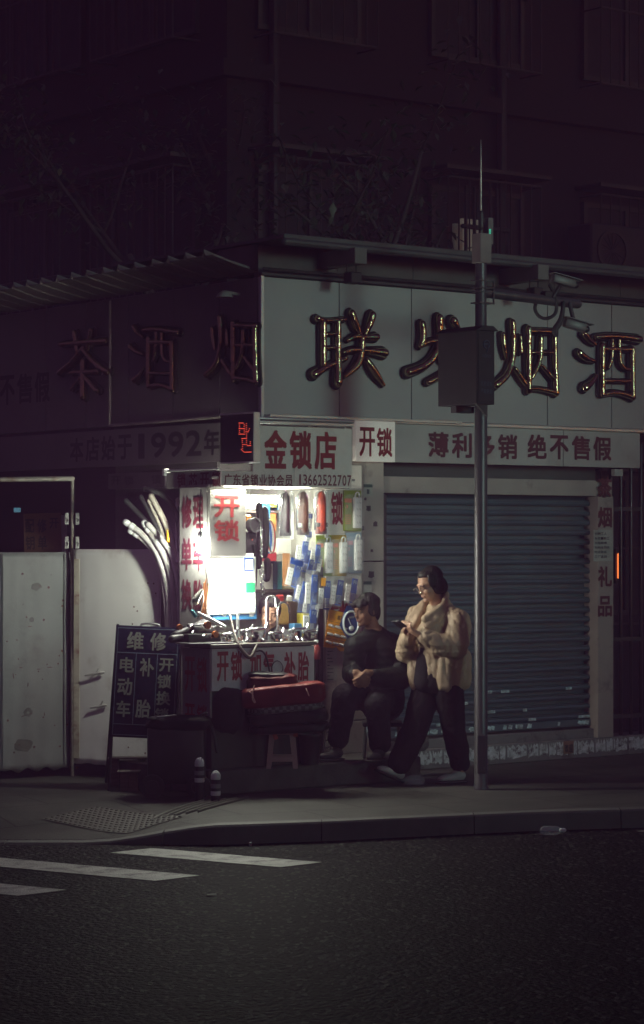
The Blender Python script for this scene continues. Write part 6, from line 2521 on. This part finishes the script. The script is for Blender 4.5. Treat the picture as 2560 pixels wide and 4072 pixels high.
# rear shoe flat on the ground, front shoe landing on its heel with the toe raised
for nm, an, fw in (('shoe', V((ankR.x, ankR.y, .045)), V((-.95, -.3, 0))), ('shoe', V((ankF.x + .01, ankF.y, .075)), V((-.90, -.25, .42)))):
    M = dirM(an, fw, (0, 0, -1))
    o = flesh(nm, M_shoe, wom, ells=[(M, (0, -.02, .01), (.040, .06, .042)), (M, (0, -.09, -.006), (.043, .085, .030)), (M, (0, -.14, -.012), (.038, .045, .022))], voxel=.007, smooth=2)
    mb = MB(M)
    soft(mb, (0, -.075, -.034), (.047, .125, .014), .02, 1, p=.7)
    mb.build('sole', M_sole, o, smooth='all')
Mph = dirM(ph_c, Wp(1570, 2468, -.26) - ph_c, (.35, .2, -.6))
ph = thing('phone', 'dark phone held in both hands by the walking person', 'phone', ph_c)
mb = MB(Mph)
mb.box(-.037, .037, -.075, .075, -.004, .004, .003, 2)
mb.build('case', M_black, ph, smooth=True)
mb = MB(Mph)
mb.box(-.033, .033, -.069, .069, .0042, .0052)
mb.build('screen', mat('phone_screen', (.05, .055, .06), .1), ph)
mb = MB(Mph)
for x, y in ((.022, -.062), (.022, -.048), (.01, -.062)):
    mb.ell((x, y, -.005), (.005, .005, .002))
mb.build('camera_lens', M_chrome, ph, smooth=True)

# ---- seated person in a black quilted jacket
YQ = 18.05


def Sp(px, py, dy=0.0):
    return P(px, py, YQ + dy)


sit = thing('person', 'person in a black quilted jacket sitting with clasped hands against the pillar', 'person', (Sp(1470, 0).x, YQ, .178))
hc2 = Sp(1455, 2425, -.05)
MS = head_matrix(hc2, V((-.80, -.60, 0)), 12)
nk2 = Sp(1492, 2525, .0)
pel2 = Sp(1520, 2800, .08)
s1, s2 = Sp(1415, 2572, -.13), Sp(1578, 2572, .10)
e1, w1_ = Sp(1402, 2690, -.20), Sp(1412, 2688, -.38)
e1 = Sp(1398, 2680, -.12)
e2, w2_ = Sp(1590, 2700, -.10), Sp(1478, 2692, -.38)
k1_, a1_ = Sp(1372, 2770, -.30), Sp(1345, 2965, -.20)
k2_, a2_ = Sp(1500, 2800, -.36), Sp(1512, 2985, -.24)
hh = Sp(1432, 2695, -.42)
hA = dirM(Sp(1412, 2676, -.37), V((.6, -.35, -.5)), (.2, .95, -.2))
hB = dirM(Sp(1462, 2676, -.38), V((-.55, -.35, -.6)), (-.2, .9, .2))
M_skin2 = mat('shaded_skin', (.17, .085, .055), .6, var=.12, vs=20, spec=.3)  # skin toned down so the colour stands in for shade
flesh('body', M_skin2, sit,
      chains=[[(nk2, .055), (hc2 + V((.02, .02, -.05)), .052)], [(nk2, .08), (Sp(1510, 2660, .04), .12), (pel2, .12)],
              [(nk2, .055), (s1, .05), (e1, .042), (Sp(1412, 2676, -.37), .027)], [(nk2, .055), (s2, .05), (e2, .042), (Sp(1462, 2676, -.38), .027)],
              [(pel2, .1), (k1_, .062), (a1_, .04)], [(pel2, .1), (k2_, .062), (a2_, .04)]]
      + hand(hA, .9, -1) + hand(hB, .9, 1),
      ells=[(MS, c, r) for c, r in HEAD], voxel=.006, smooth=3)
face_bits(MS, sit)
flesh('hair', M_hair, sit, ells=[(MS, (0, .030, .045), (.085, .092, .078)), (MS, (.062, .03, .0), (.024, .055, .055)), (MS, (-.062, .03, .0), (.024, .055, .055)), (MS, (0, .07, -.03), (.062, .045, .07)), (MS, (0, -.045, .062), (.068, .048, .036)),
                                 (MS, (.035, -.082, .05), (.03, .014, .022)), (MS, (-.03, -.084, .052), (.03, .014, .022))],
      voxel=.006, smooth=3, disp=folds((50, 50, 18), .007, 6))
M_qj = mat('black_quilted_nylon', (.009, .010, .010), .6, var=.3, vs=10, bump=.2, bs=40, spec=.14)


def quilt(c):
    return .0025 * abs(math.sin(c.z * 62 + 1.2 * noise.noise(c * 5))) + .012 * noise.noise(c * 7) + .004 * (1 - 2 * abs(noise.noise(c * 18)))


flesh('jacket', M_qj, sit,
      chains=[[(nk2 + V((.0, .02, -.02)), .10), (Sp(1505, 2600, .02), .165), (Sp(1512, 2700, .05), .175), (Sp(1520, 2780, .06), .175)],
              [(nk2 + V((0, 0, -.03)), .09), (s1, .085), (e1, .080), ((e1 + w1_) / 2, .070), (Sp(1408, 2684, -.34), .052)],
              [(nk2 + V((0, 0, -.03)), .09), (s2, .09), (e2, .085), ((e2 + w2_) / 2, .072), (Sp(1484, 2690, -.32), .054)]],
      voxel=.010, smooth=3, disp=quilt)
flesh('collar', M_qj, sit, chains=[[(Sp(1440, 2535, -.08), .03), (Sp(1470, 2545, -.12), .03), (Sp(1515, 2515, -.02), .035), (Sp(1515, 2505, .06), .03)]], voxel=.009, smooth=2)
flesh('trousers', M_jeans, sit,
      chains=[[(pel2, .13), (Sp(1450, 2765, -.15), .105), (k1_, .090), (a1_ + V((0, 0, .05)), .075)], [(pel2, .13), (Sp(1510, 2790, -.15), .105), (k2_, .090), (a2_ + V((0, 0, .05)), .075)]],
      voxel=.010, smooth=3, disp=lambda c: folds((9, 9, 6), .008, 3)(c) + folds((22, 22, 16), .006, 1, .9)(c))
for an, fw in ((V((a1_.x, a1_.y - .02, .225)), V((-.75, -.65, 0))), (V((a2_.x, a2_.y - .02, .225)), V((-.5, -.85, 0)))):
    M = dirM(an, fw, (0, 0, -1))
    o = flesh('shoe', M_rubber, sit, ells=[(M, (0, -.02, .01), (.042, .06, .042)), (M, (0, -.10, -.008), (.045, .09, .030))], voxel=.008, smooth=2)
    mb = MB(M)
    soft(mb, (0, -.075, -.034), (.047, .125, .014), .02, 1, p=.7)
    mb.build('sole', M_sole, o, smooth='all')
st2 = thing('low_stool', 'dark low stool under the seated person', 'stool', (pel2.x, pel2.y, .178))
zt = pel2.z - .13
mb = MB()
mb.box(pel2.x - .15, pel2.x + .15, pel2.y - .14, pel2.y + .14, zt - .03, zt, .008)
mb.build('seat', M_dark, st2)
for sx in (-1, 1):
    for sy in (-1, 1):
        mb = MB()
        mb.tube([(pel2.x + sx * .12, pel2.y + sy * .11, zt - .03), (pel2.x + sx * .14, pel2.y + sy * .12, .179)], .013, 8, cap=False)
        mb.build('leg', M_steel, st2, smooth=True)

# ---- kiosk keeper behind the counter
YK = 17.95


def Kp(px, py, dy=0.0):
    return P(px, py, YK + dy)


kp = thing('person', 'person with a cigarette working low behind the lit counter of the kiosk', 'person', (Kp(1070, 0).x, YK + .1, .178))
hc3 = Kp(1072, 2434, 0)
MK = head_matrix(hc3, V((.05, -1, 0)), 16, 4)
nk3 = Kp(1068, 2520, .07)
pel3 = Kp(1068, 2800, .18)
kl, kr = Kp(985, 2560, .05), Kp(1150, 2560, .05)
el_, er_ = Kp(970, 2650, .0), Kp(1160, 2650, 0)
wl3, wr3 = Kp(1015, 2580, -.22), Kp(1115, 2580, -.22)
flesh('body', mat('warm_skin', (.30, .16, .105), .5, var=.12, vs=20), kp,
      chains=[[(nk3, .055), (hc3 + V((0, .03, -.05)), .055)], [(nk3, .08), (pel3, .12)], [(nk3, .06), (kl, .055), (el_, .042), (wl3, .027)], [(nk3, .06), (kr, .055), (er_, .042), (wr3, .027)],
              [(pel3, .1), (Kp(1010, 2850, -.15), .065), (Kp(1010, 3010, -.1), .05)], [(pel3, .1), (Kp(1120, 2850, -.15), .065), (Kp(1120, 3010, -.1), .05)]]
      + hand(dirM(wl3, (.3, -.8, -.2), (0, 0, -1)), .8, 1) + hand(dirM(wr3, (-.3, -.8, -.2), (0, 0, -1)), .8, -1),
      ells=[(MK, c, r) for c, r in HEAD], voxel=.006, smooth=3)
face_bits(MK, kp)
flesh('hair', M_hair, kp, ells=[(MK, (0, .028, .045), (.084, .092, .078)), (MK, (0, -.035, .078), (.066, .05, .026)), (MK, (.07, .02, .02), (.014, .05, .045)), (MK, (-.07, .02, .02), (.014, .05, .045))], voxel=.006, smooth=3, disp=folds((60, 60, 25), .005, 9))
flesh('jacket', mat('dark_grey_fleece', (.06, .062, .066), .85, var=.3, vs=30, bump=.6, bs=50), kp,
      chains=[[(nk3 + V((0, .02, -.03)), .10), (Kp(1068, 2640, .12), .16), (pel3, .16)], [(nk3, .085), (kl, .085), (el_, .075), (wl3 + V((0, .06, -.01)), .048)], [(nk3, .085), (kr, .085), (er_, .075), (wr3 + V((0, .06, -.01)), .048)]],
      ells=[(MI, nk3 + V((-.07, -.05, .0)), (.06, .05, .045)), (MI, nk3 + V((.07, -.05, .0)), (.06, .05, .045))],
      voxel=.010, smooth=2, disp=folds((30, 30, 30), .006, 2))
ci = thing('cigarette', 'lit cigarette in the mouth of the kiosk keeper', 'cigarette', MK @ V((-.012, -.10, -.064)))
mb = MB(MK)
mb.tube([(-.012, -.098, -.064), (-.026, -.150, -.072)], .0045, 8, cap=False)
mb.build('paper', M_wht, ci, smooth=True)

# ================================================================ purple haze added over the street to lift the blacks
mb = MB()
mb.box(-46, 46, -25, 46, -1.3, 14.5)
hz = bpy.data.materials.new('veil_air')
hz.use_nodes = True
t = hz.node_tree
t.nodes.clear()
ho = nn(t, 'ShaderNodeOutputMaterial')
hv = nn(t, 'ShaderNodeVolumePrincipled')
hv.inputs['Color'].default_value = (.92, .44, .98, 1)
hv.inputs['Density'].default_value = .0095
t.links.new(hv.outputs[0], ho.inputs['Volume'])
mb.build('veil', hz, None, at=(0, 10, -1.3), kind='stuff', label='added purple haze hanging over the whole street', cat='veil')
